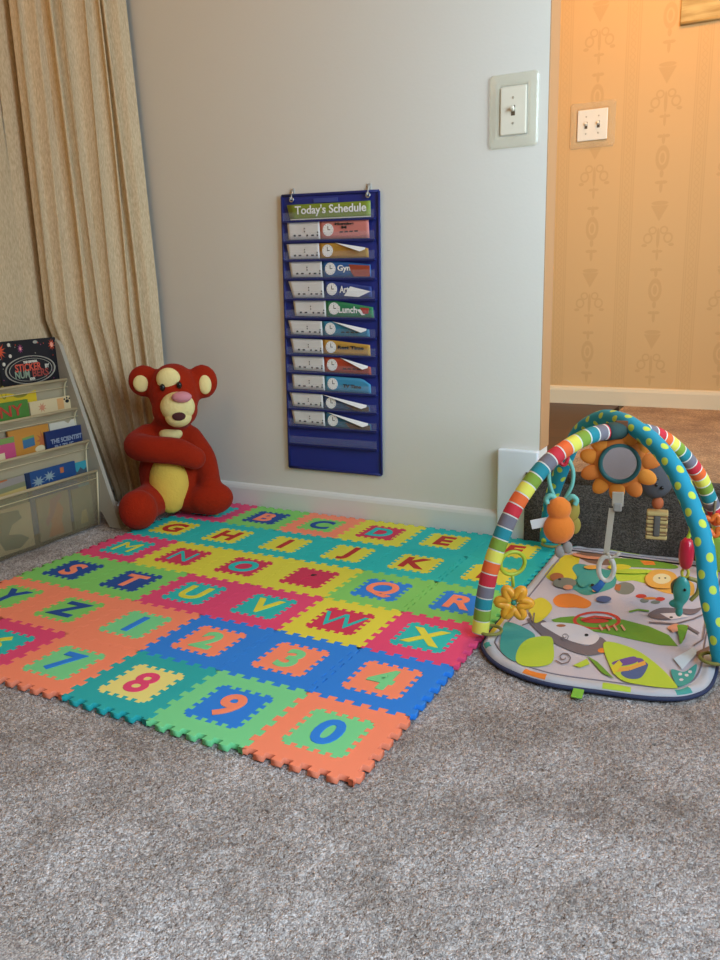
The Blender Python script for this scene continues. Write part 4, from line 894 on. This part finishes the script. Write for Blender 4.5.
('black',[(0.296,-0.179),(0.296,-0.18),(0.296,-0.182),(0.295,-0.183),(0.295,-0.184),(0.294,-0.185),(0.294,-0.185),(0.293,-0.184),(0.292,-0.183),(0.292,-0.182),(0.291,-0.181),(0.291,-0.179),(0.291,-0.178),(0.292,-0.177),(0.292,-0.176),(0.293,-0.175),(0.294,-0.175),(0.294,-0.175),(0.295,-0.176),(0.296,-0.177)]),
('denim',[(0.205,-0.362),(0.205,-0.368),(0.204,-0.374),(0.202,-0.379),(0.198,-0.384),(0.193,-0.387),(0.188,-0.388),(0.184,-0.387),(0.179,-0.385),(0.176,-0.381),(0.174,-0.375),(0.174,-0.369),(0.175,-0.363),(0.177,-0.358),(0.181,-0.353),(0.186,-0.35),(0.191,-0.349),(0.196,-0.35),(0.2,-0.352),(0.203,-0.356)]),
('teal',[(0.134,-0.27),(0.136,-0.283),(0.137,-0.295),(0.136,-0.305),(0.134,-0.312),(0.131,-0.316),(0.127,-0.315),(0.123,-0.311),(0.118,-0.303),(0.114,-0.293),(0.11,-0.281),(0.108,-0.268),(0.107,-0.255),(0.107,-0.245),(0.109,-0.237),(0.112,-0.234),(0.117,-0.234),(0.121,-0.239),(0.126,-0.247),(0.13,-0.258)]),
('black',[(0.152,-0.292),(0.152,-0.295),(0.152,-0.298),(0.152,-0.3),(0.151,-0.302),(0.15,-0.303),(0.149,-0.303),(0.147,-0.302),(0.146,-0.3),(0.145,-0.298),(0.144,-0.295),(0.144,-0.292),(0.144,-0.29),(0.144,-0.287),(0.145,-0.286),(0.146,-0.285),(0.147,-0.285),(0.148,-0.286),(0.15,-0.287),(0.151,-0.289)]),
('peach',[(0.17,-0.322),(0.17,-0.325),(0.17,-0.328),(0.168,-0.331),(0.167,-0.333),(0.165,-0.334),(0.162,-0.335),(0.16,-0.334),(0.158,-0.333),(0.156,-0.331),(0.156,-0.329),(0.155,-0.326),(0.156,-0.323),(0.157,-0.32),(0.159,-0.318),(0.161,-0.317),(0.163,-0.316),(0.165,-0.317),(0.167,-0.318),(0.169,-0.32)]),
('yellow',[(0.27,-0.698),(0.278,-0.66),(0.287,-0.674),(0.281,-0.723)]),
('hood',[(0.06,-0.51),(0.073,-0.535),(0.074,-0.531),(0.061,-0.506)]),
('hood',[(0.072,-0.532),(0.076,-0.56),(0.079,-0.562),(0.075,-0.534)]),
('hood',[(0.076,-0.558),(0.066,-0.578),(0.068,-0.584),(0.079,-0.564)]),
('hood',[(0.07,-0.507),(0.082,-0.558),(0.085,-0.558),(0.073,-0.507)]),
]
# ================================================================== baby play gym
PC = dict(yellow='#d3c531', lime='#b6cc3a', teal='#3f9a92', brown='#7d6152', leaf='#6d9a2e', orange='#e8822c', amber='#e0a548', cream='#e2d2a0', grey='#7d7f74', rust='#b2683a', red='#cf3f2e', hood='#75686c', white='#d9cfd0', black='#1b1a1a', peach='#df9a78', purple='#6a4c92', denim='#4c608f', sky='#cfdbe4')
gym = thing('baby_gym', 'baby play gym with printed padded mat under two crossing padded arches', 'baby gym', (.22, -.40, FZ))
go = Vector((.22, -.40, FZ))
def gl(p): p = Vector(p); return p-go
field = M('mat_lilac_white', '#c4bcc4', rough=.7, bump=.3, scale=150); rimm = M('mat_rim_grey', '#bcbcc2', rough=.7, bump=.3, scale=150)
mats = [field, rimm] + [M('print_'+k+'_cloth', v, rough=.7, bump=.2, scale=150) for k, v in PC.items()]
MI = {k: i+2 for i, k in enumerate(PC)}
CP = [(.006, -.085), (.008, -.40), (.012, -.64), (.030, -.705), (.085, -.757), (.17, -.782), (.27, -.772), (.36, -.755), (.415, -.72), (.440, -.645), (.436, -.45), (.434, -.085), (.424, -.036), (.395, -.013), (.30, -.010), (.12, -.010), (.046, -.013), (.016, -.036)]
def closed_path(P, n):
    P = [Vector((p[0], p[1], 0)) for p in P]; m = len(P); out = []
    for i in range(m):
        p0, p1, p2, p3 = P[i-1], P[i], P[(i+1) % m], P[(i+2) % m]
        for j in range(n):
            t = j/n; out.append(.5*((2*p1)+(-p0+p2)*t+(2*p0-5*p1+4*p2-p3)*t*t+(-p0+3*p1-3*p2+p3)*t**3))
    return out
OUTL = closed_path(CP, 8); NO = len(OUTL)
def inset(d):
    out = []
    for i in range(NO):
        t = (OUTL[(i+1) % NO]-OUTL[i-1]).normalized(); nrm = Vector((t.y, -t.x, 0))
        if (Vector((.22, -.4, 0))-OUTL[i]).dot(nrm) < 0: nrm = -nrm
        out.append(OUTL[i]+nrm*d)
    return out
bm = new()
PROF = [(.004, FZ+.0005), (-.001, FZ+.006), (.001, FZ+.012), (.007, FZ+.0165), (.013, FZ+.017), (.018, FZ+.0155), (.021, FZ+.015)]
loops = []
for d, z in PROF: loops.append([bm.verts.new(gl((p.x, p.y, z+.0015*sin(i*.8)*(1 if .005 < d < .015 else 0)))) for i, p in enumerate(inset(d))])
rimcol = lambda i: {2: 'yellow', 3: 'yellow', 5: 'teal', 9: 'orange', 12: 'lime', 15: 'teal'}.get((i//4) % 17)
for a, b, k in zip(loops, loops[1:], range(9)):
    for i in range(NO):
        f = bm.faces.new((a[i], a[(i+1) % NO], b[(i+1) % NO], b[i])); f.smooth = True
        c = rimcol(i) if k in (2, 3) else None; f.material_index = MI[c] if c else 1
f = bm.faces.new(loops[-1]); f.material_index = 0
bm.faces.new(loops[0][::-1])
zt = FZ+.0153
def facing_up(pts):
    a = sum(pts[i][0]*pts[(i+1) % len(pts)][1]-pts[(i+1) % len(pts)][0]*pts[i][1] for i in range(len(pts)))
    return pts if a > 0 else pts[::-1]
for k, (c, pts) in enumerate(PRINTS):
    if len(pts) in (5, 6, 7, 8, 9, 10, 11): pts = [(q.x, q.y) for q in closed_path(pts, 5)]
    vs = [bm.verts.new(gl((p[0], p[1], zt+.00003*k))) for p in facing_up(pts)]
    f = bm.faces.new(vs); f.material_index = MI[c]
me = bpy.data.meshes.new('play_mat')
bm.to_mesh(me); bm.free(); mat_o = mesh_obj('play_mat', me, mats, gym)
bm = new(); add_tube(bm, [gl((p.x, p.y, FZ+.006)) for p in inset(-.001)], .0042, seg=8, closed=True); obj('navy_piping', bm, M('navy_piping', '#2b3658', rough=.7), mat_o)
bm = new(); add_tube(bm, [gl((p.x, p.y, FZ+.0155)) for p in inset(.024)], .0016, seg=6, closed=True); obj('inner_seam', bm, M('seam_grey', '#7e7780', rough=.8), mat_o)
bm = new(); add_box(bm, (-.0095, -.022, -.001), (.0095, .004, .0012), .0005); o = obj('lime_tag', bm, M('lime_tag', '#76b83a', rough=.6), gym); o.location = gl((.232, -.786, FZ+.007)); o.rotation_euler = (radians(8), 0, radians(4))

def resample(P, step):
    out = [P[0]]; acc = 0
    for a, b in zip(P, P[1:]):
        L = (b-a).length; d = step-acc
        while d <= L: out.append(a.lerp(b, d/L)); d += step
        acc = (acc+L) % step
    return out
STR = [(.003, -.66, .012), (.008, -.651, .080), (.016, -.639, .141), (.029, -.620, .200), (.047, -.594, .258), (.071, -.559, .308), (.099, -.518, .349), (.131, -.471, .375), (.161, -.427, .389), (.195, -.378, .391), (.232, -.324, .385), (.268, -.271, .368), (.301, -.223, .334), (.326, -.186, .298), (.351, -.150, .253), (.369, -.124, .205), (.388, -.096, .151), (.402, -.075, .09), (.408, -.066, .012)]
DOT = [(.452, -.606, .012), (.440, -.593, .061), (.418, -.567, .128), (.400, -.536, .213), (.375, -.501, .264), (.354, -.473, .298), (.326, -.442, .337), (.282, -.398, .374), (.232, -.354, .397), (.205, -.324, .403), (.163, -.274, .401), (.130, -.236, .388), (.079, -.176, .348), (.043, -.134, .282), (-.010, -.072, .152), (-.026, -.050, .06), (-.028, -.047, .012)]
P = resample(smooth_path([gl(p) for p in STR], 12), .0024)
stripes = ['yellow', 'olive', 'teal', 'grey', 'red', 'orange']
SM = [M('stripe_'+k, v, rough=.8, bump=.35, scale=700) for k, v in dict(yellow='#e3dc58', olive='#7e9c33', teal='#1b8592', grey='#75707a', red='#c92a3a', orange='#e8662b', white='#d9d7cc').items()]
def smat(i, j):
    d = i*.0024; k, r = divmod(d+.0245*0, .0245); return 6 if r < .0024 else int(k) % 6
bm = new(); add_tube(bm, P, [.0172-.0009*(1 if (i*.0024) % .0245 < .0024 else 0) for i in range(len(P))], seg=20, mat=smat); obj('striped_arch', bm, SM, gym)
# dotted arch: dots set by a lengthwise / around-the-tube map
DM = bpy.data.materials.new('turquoise_dotted_cloth'); DM.use_nodes = True
nt = DM.node_tree; b = nt.nodes['Principled BSDF']; L = nt.links.new; g = NG(nt)
uvn = nt.nodes.new('ShaderNodeUVMap'); uvn.uv_map = 'tube'; sx = nt.nodes.new('ShaderNodeSeparateXYZ'); L(uvn.outputs[0], sx.inputs[0])
U, V = sx.outputs['X'], sx.outputs['Y']      # metres along, metres around (.114)
cu = g.m('DIVIDE', U, .0300); ku = g.m('FLOOR', cu); fu = g.m('MULTIPLY', g.m('SUBTRACT', g.m('SUBTRACT', cu, ku), .5), .0300)
cv = g.m('ADD', g.m('DIVIDE', V, .0381), g.m('MULTIPLY', g.m('MODULO', ku, 2), .5)); fv = g.m('MULTIPLY', g.m('SUBTRACT', g.m('FRACT', cv), .5), .0381)
mask = g.lt(g.length(fu, g.m('MULTIPLY', fv, 1.15)), .0085, .0008)
mx = nt.nodes.new('ShaderNodeMix'); mx.data_type = 'RGBA'; L(mask, mx.inputs['Factor']); mx.inputs[6].default_value = lin('#1094b4'); mx.inputs[7].default_value = lin('#c3d84c')
L(mx.outputs[2], b.inputs['Base Color']); b.inputs['Roughness'].default_value = .75
P = resample(smooth_path([gl(p) for p in DOT], 12), .008); seg = 24; n = len(P)
bm = new(); rings = add_tube(bm, P, .0182, seg=seg, caps=False); uv = bm.loops.layers.uv.new('tube')
bm.verts.index_update(); idx = {}
for i, rg in enumerate(rings):
    for j, v in enumerate(rg): idx[v] = (i, j)
for f in bm.faces:
    js = [idx[l.vert][1] for l in f.loops]; wrap = max(js)-min(js) > 2
    for l in f.loops:
        i, j = idx[l.vert]; j = seg if (wrap and j == 0) else j
        l[uv].uv = (i*.008, j/seg*.1143)
for rg in (rings[0][::-1], rings[-1]): bm.faces.new(rg)
obj('dotted_arch', bm, DM, gym)
# dark sleeve that joins the arches where they cross, and toggles at their feet
bm = new(); add_tube(bm, [gl(q) for q in ((.182, -.397, .3905), (.195, -.378, .391), (.214, -.350, .389), (.232, -.324, .385))], .0186, seg=18); obj('cross_sleeve', bm, M('dark_strap', '#24413f', rough=.8), gym)
for p in ((.020, -.650), (.436, -.600), (-.012, -.062), (.405, -.08)):
    bm = new(); add_tube(bm, ring_pts(gl((p[0], p[1], FZ+.028)), .0235, 24, (1, 0, 0), (0, 1, 0)), .0035, seg=8, closed=True); obj('toggle_loop', bm, M('loop_olive', '#86803c', rough=.7), gym)

# ---------------------------------------------------------------- hanging toys, each a thing of its own
CAMP = Vector((.521, -2.126, .716))
def toy(name, label, at, group=None, yaw=0, cat='toy'):
    d = CAMP-Vector(at); return thing(name, label, cat, at, atan2(d.x, -d.y)+yaw, group or 'toys hanging from the gym arches')
# sunflower mirror
OR = M('flower_orange_felt', '#e0882c', rough=.85, bump=.3, scale=400); ORD = M('flower_amber_felt', '#d1742a', rough=.85); RNG = M('dark_teal_rim', '#21585a', rough=.6)
MIR = M('baby_mirror', '#b9b6ba', rough=.16, metal=1)
f = toy('flower_mirror', 'orange felt flower with a round mirror hanging where the arches cross', (.209, -.368, .320), cat='toy mirror')
bm = new(); add_ell(bm, (0, .004, 0), (.056, .010, .056), 32, 14); obj('flower_back', bm, ORD, f)
for k in range(11):
    a = 2*pi*k/11+.1; bm = new(); add_ell(bm, (.060*cos(a), .004+.003*(k % 2), .060*sin(a)), (.025, .008, .017), 18, 10, rot=Matrix.Rotation(-a, 3, 'Y')); obj('petal', bm, OR if k % 3 else ORD, f)
bm = new(); add_tube(bm, ring_pts((0, -.006, 0), 0.0385, 40), .0055, seg=12, closed=True); obj('mirror_rim', bm, RNG, f)
bm = new(); r = bmesh.ops.create_cone(bm, cap_ends=True, segments=48, radius1=.0375, radius2=.0375, depth=.003); bmesh.ops.transform(bm, matrix=Matrix.Translation((0, -.008, 0)) @ Matrix.Rotation(radians(3), 4, 'X') @ RX90, verts=r['verts']); obj('mirror', bm, MIR, f)
box('hanging_tab', (-.013, -.004, .062), (.013, .004, .092), M('tab_brown', '#6b3f22', rough=.8), f, .002)
STP = M('pale_strap', '#c7bfb0', rough=.7, bump=.3, scale=700)
bm = new(); add_box(bm, (-.012, -.007, -.094), (.012, .001, -.062), .002); obj('strap_tab', bm, STP, f)
bm = new(); add_box(bm, (-.009, -.010, -.105), (.009, -.001, -.086), .003); obj('buckle', bm, M('grey_buckle', '#a8a6a2', rough=.4), f)
bm = new(); v = add_box(bm, (-.0065, -.004, -.205), (.0065, -.001, -.100), .0008); bmesh.ops.transform(bm, matrix=Matrix.Translation((-.004, 0, 0)) @ Matrix.Rotation(radians(4), 4, 'Y'), verts=bm.verts[:]); obj('strap', bm, STP, f)
bm = new(); add_tube(bm, [Vector((-.017+.016*cos(a), -.003, -.238+.028*sin(a))) for a in [2*pi*i/32 for i in range(32)]], .0055, seg=10, closed=True); obj('ring', bm, M('white_ring', '#dcdad2', rough=.35), f)
bm = new(); add_tube(bm, [(-.018, -.003, -.200), (-.010, -.005, -.213), (.004, -.004, -.206), (.010, -.003, -.198)], .004, seg=8); obj('knot', bm, STP, f)
bm = new(); add_tube(bm, smooth_path([(-.020, -.003, -.262), (-.028, -.006, -.276), (-.040, -.004, -.290)], 5), [.007+.004*i/10 for i in range(11)], seg=10, flat=.4); obj('blue_tail', bm, M('blue_tail', '#2f70b8', rough=.5), f)
# orange bug with teal loops
ROPE = M('teal_rope', '#6db3a6', rough=.7); TW = M('white_tag', '#dedede', rough=.6)
f = toy('plush_bug_toy', 'orange two lobed plush bug on teal cord loops, hanging at the left of the gym', (.112, -.468, .208))
bm = new(); add_ell(bm, (-.003, 0, -.016), (.033, .022, .034), 24, 14); add_ell(bm, (-.004, -.002, .028), (.026, .019, .026), 24, 14); mesh_obj('body', remeshed(bm, .003, 6), M('bug_orange', '#e67a1e', rough=.85, sheen=.3, bump=.4, scale=400), f, True)
bm = new(); add_ell(bm, (.019, .012, .022), (.020, .010, .028), 18, 12); add_ell(bm, (.028, .014, -.012), (.014, .008, .020), 18, 12); obj('wing', bm, M('bug_wing_olive', '#9c8a3a', rough=.85), f)
for x0, x1 in ((-.024, -.012), (.020, .006)):
    bm = new(); add_tube(bm, smooth_path([(x1, .002, .046), (x0, -.002, .078), (x0*1.1, 0, .108), (x0*.6, .008, .132), (0, .016, .146)], 6), .0042, seg=8); obj('cord_loop', bm, ROPE, f)
for s in (-1, 1):
    bm = new(); add_tube(bm, smooth_path([(s*.012, 0, .048), (s*.022, -.004, .056), (s*.031, -.004, .048), (s*.027, -.006, .038)], 6), .0055, seg=8); obj('antenna', bm, ROPE, f)
bm = new(); v = add_box(bm, (-.062, -.001, -.006), (-.018, .001, .014), .0005); bmesh.ops.transform(bm, matrix=Matrix.Rotation(radians(-14), 4, 'Y'), verts=bm.verts[:]); obj('sewn_tag', bm, TW, f)
for x, z in ((.016, -.060), (.000, -.070)):
    bm = new(); add_ell(bm, (x, .006, z), (.011, .006, .014), 14, 8); obj('foot', bm, M('bug_foot_grey', '#98908a', rough=.8), f)
bm = new(); add_tube(bm, [Vector((.002+.008*cos(a), .006, .135+.014*sin(a))) for a in [2*pi*i/20 for i in range(20)]], .0045, seg=8, closed=True); obj('red_clip', bm, M('red_clip', '#c4283c', rough=.4), f)
# grey round headed toy with striped body
f = toy('plush_character_toy', 'dark grey round headed plush toy with tan striped body, hanging behind the dotted arch', (.266, -.248, .262))
bm = new(); add_ell(bm, (0, 0, 0), (.040, .026, .043), 24, 16); obj('head', bm, M('plush_dark_grey', '#4c4c50', rough=.9, bump=.4, scale=300), f, True)
for x, z in ((.004, .008), (.004, -.006), (.016, -.012)):
    bm = new(); add_ell(bm, (x, -.026, z), (.004, .003, .004), 10, 8); obj('stitched_eye', bm, BK, f)
bm = new(); add_ell(bm, (.009, 0, -.054), (.013, .010, .015), 14, 10); obj('neck', bm, M('neck_rust', '#a8552c', rough=.8), f)
bm = new()
for k in range(7): add_box(bm, (-.013, -.016, -.072-.0092*k-.0092), (.033, .016, -.072-.0092*k), .003, mat=k % 2)
obj('striped_body', bm, [M('body_tan', '#b39a62', rough=.85), M('body_brown', '#80603c', rough=.85)], f)
bm = new(); add_box(bm, (.003, -.018, -.128), (.017, -.014, -.080), .003); obj('belly_panel', bm, M('belly_grey', '#5a5650', rough=.9), f)
bm = new(); add_tube(bm, smooth_path([(0, 0, .036), (-.002, 0, .06), (-.004, -.006, .085)], 5), .005, seg=8); obj('hanging_cord', bm, M('cord_brown', '#7a6a50', rough=.8), f)
# red rattle with a teal fish below it
f = toy('rattle_toy', 'red rattle with a turquoise fish dangling below, hanging behind the right front arch', (.363, -.459, .166))
bm = new(); add_tube(bm, [(0, 0, .034), (0, 0, .026), (0, 0, .008), (0, 0, -.010), (0, 0, -.026), (0, 0, -.032)], [.005, .0125, .0145, .0145, .011, .005], seg=8); obj('red_rattle', bm, M('red_plastic', '#c9213c', rough=.3, coat=.3), f)
bm = new(); add_tube(bm, smooth_path([(.0, 0, .030), (.006, 0, .055), (.004, 0, .09), (-.004, 0, .115)], 5), .004, seg=8); obj('lime_strap', bm, M('lime_strap', '#b9d63a', rough=.5), f)
bm = new(); add_tube(bm, [Vector((.006*cos(a), 0, -.040+.010*sin(a))) for a in [2*pi*i/18 for i in range(18)]], .003, seg=8, closed=True); obj('yellow_link', bm, M('yellow_link', '#c3b53a', rough=.5), f)
TQ = M('turquoise_plastic', '#3a9a94', rough=.35, coat=.3)
bm = new(); add_ell(bm, (-.004, 0, -.078), (.017, .011, .032), 18, 12); add_ell(bm, (-.008, 0, -.104), (.011, .008, .016), 14, 10); add_ell(bm, (-.016, 0, -.108), (.011, .005, .009), 12, 8); add_ell(bm, (-.006, 0, -.124), (.008, .005, .012), 12, 8)
mesh_obj('fish', remeshed(bm, .0022, 4), TQ, f, True)
bm = new(); add_ell(bm, (.002, -.011, -.072), (.003, .002, .003), 10, 8); obj('fish_eye', bm, BK, f)
bm = new(); add_tube(bm, smooth_path([(.006, 0, -.050), (.026, .004, -.058), (.026, .004, -.080), (.014, .002, -.098)], 6), .0045, seg=8); obj('handle', bm, M('olive_handle', '#8b8040', rough=.5), f)
bm = new(); add_tube(bm, smooth_path([(-.008, 0, -.050), (-.022, .002, -.066), (-.020, .002, -.086)], 6), .003, seg=8); obj('fin_loop', bm, M('fin_brown', '#7a6a4a', rough=.5), f)
# orange flower teether on a lime ring, low on the striped arch
f = toy('flower_teether', 'orange flower teether on a lime green ring, low on the striped arch at left', (.056, -.606, .066))
OT = M('teether_orange', '#eda22c', rough=.4)
bm = new(); add_tube(bm, [Vector(((.024+.010*cos(6*a))*cos(a), -.002*0, (.024+.010*cos(6*a))*sin(a))) for a in [2*pi*i/72 for i in range(72)]], .0085, seg=10, closed=True); obj('flower_ring', bm, OT, f)
bm = new(); add_tube(bm, ring_pts((0, -.001, 0), .0125, 24), .004, seg=8, closed=True); obj('center_ring', bm, M('teether_lime', '#a8c83a', rough=.4), f)
bm = new(); add_ell(bm, (0, 0, 0), (.006, .005, .006), 12, 8); obj('center_bead', bm, M('bead_teal', '#3f8f7c', rough=.4), f)
bm = new(); add_tube(bm, [Vector((-.004+.024*cos(a), .010*cos(a), .085+.024*sin(a))) for a in [2*pi*i/32 for i in range(32)]], .0042, seg=8, closed=True); obj('lime_ring', bm, M('lime_ring', '#a9b92f', rough=.4), f)
bm = new(); add_tube(bm, [(-.002, 0, .034), (-.003, 0, .048), (-.004, .0, .062)], .0036, seg=8); obj('link', bm, M('lime_ring', '#a9b92f'), f)
# orange ring with leaf at the right edge
f = toy('leaf_teether', 'orange looped ring with a green leaf hanging from the back right of the gym', (.385, -.135, .115))
bm = new(); add_tube(bm, [Vector(((.020+.006*cos(5*a))*cos(a), 0, .022+(.020+.006*cos(5*a))*sin(a))) for a in [2*pi*i/60 for i in range(60)]], .006, seg=10, closed=True); obj('orange_ring', bm, M('ring_orange', '#e2702a', rough=.4), f)
bm = new(); add_ell(bm, (.012, 0, -.050), (.022, .006, .045), 18, 12); obj('leaf', bm, M('leaf_green', '#7d9a2e', rough=.7), f)
bm = new(); add_ell(bm, (-.014, 0, -.028), (.012, .008, .012), 14, 10); obj('red_bead', bm, M('red_plastic', '#c9213c'), f)
bm = new(); add_tube(bm, [(0, 0, .044), (.001, 0, .06), (.002, .004, .080)], .003, seg=8); obj('link', bm, M('cord_brown', '#7a6a50'), f)

# ================================================================== light and camera
w = bpy.data.worlds.new('daylight'); SC.world = w; w.use_nodes = True
bg = w.node_tree.nodes['Background']; bg.inputs['Color'].default_value = (.75, .87, 1, 1); bg.inputs['Strength'].default_value = WORLD
def area(name, loc, target, sx, sy, power, col, spread=180):
    l = bpy.data.lights.new(name, 'AREA'); l.shape = 'RECTANGLE'; l.size = sx; l.size_y = sy; l.energy = power; l.color = col; l.spread = radians(spread)
    o = bpy.data.objects.new(name, l); o.location = loc; d = Vector(target)-Vector(loc); o.rotation_euler = d.to_track_quat('-Z', 'Y').to_euler(); COL.objects.link(o); return o
cR = (WIN_R[0]+WIN_R[1])/2; cF = (WIN_ADDED[0]+WIN_ADDED[1])/2
area('window_daylight', (XR+.12, cR, 1.32), (XR-1, cR+AIM[0], 1.07), WIN_R[1]-WIN_R[0]-.1, 1.55, P_R, DAY, AIM[1])
area('added_front_daylight', (XR+.12, cF, 1.32), (XR-1, cF+AIM[2], 1.32-AIM[4]), WIN_ADDED[1]-WIN_ADDED[0]-.1, 1.55, P_F, DAY, AIM[3])  # added light on the near carpet, through the made-up front opening
l = bpy.data.lights.new('hall_ceiling_lamp', 'POINT'); l.energy = P_H; l.color = (1, .53, .17); l.shadow_soft_size = .10
o = bpy.data.objects.new('hall_ceiling_lamp', l); o.location = LAMP; COL.objects.link(o)
l = bpy.data.lights.new('added_warm_light', 'POINT'); l.energy = P_L; l.color = (1, .57, .21); l.shadow_soft_size = .35  # unseen point light added to warm the left corner, no fixture
o = bpy.data.objects.new('added_warm_light', l); o.location = LAMP2; COL.objects.link(o)

cam = bpy.data.cameras.new('camera'); co = bpy.data.objects.new('camera', cam); COL.objects.link(co); SC.camera = co
cam.sensor_fit = 'VERTICAL'; cam.sensor_height = 24; cam.lens = 816.42/960*24; cam.clip_start = .02
yaw, pitch, roll = -.49164, .24079, -.027784
cy, sy, cp, sp = cos(yaw), sin(yaw), cos(pitch), sin(pitch)
Fw = Vector((sy*cp, cy*cp, -sp)); r0 = Vector((cy, -sy, 0)); u0 = r0.cross(Fw)
Rr_ = r0*cos(roll)+u0*sin(roll); Up = -r0*sin(roll)+u0*cos(roll)
co.matrix_world = Matrix.Translation(CAMP) @ Matrix((Rr_, Up, -Fw)).transposed().to_4x4()
vs = SC.view_settings; vs.view_transform = 'Standard'; vs.look = 'None'; vs.gamma = 1; vs.use_curve_mapping = False; vs.exposure = EXPO
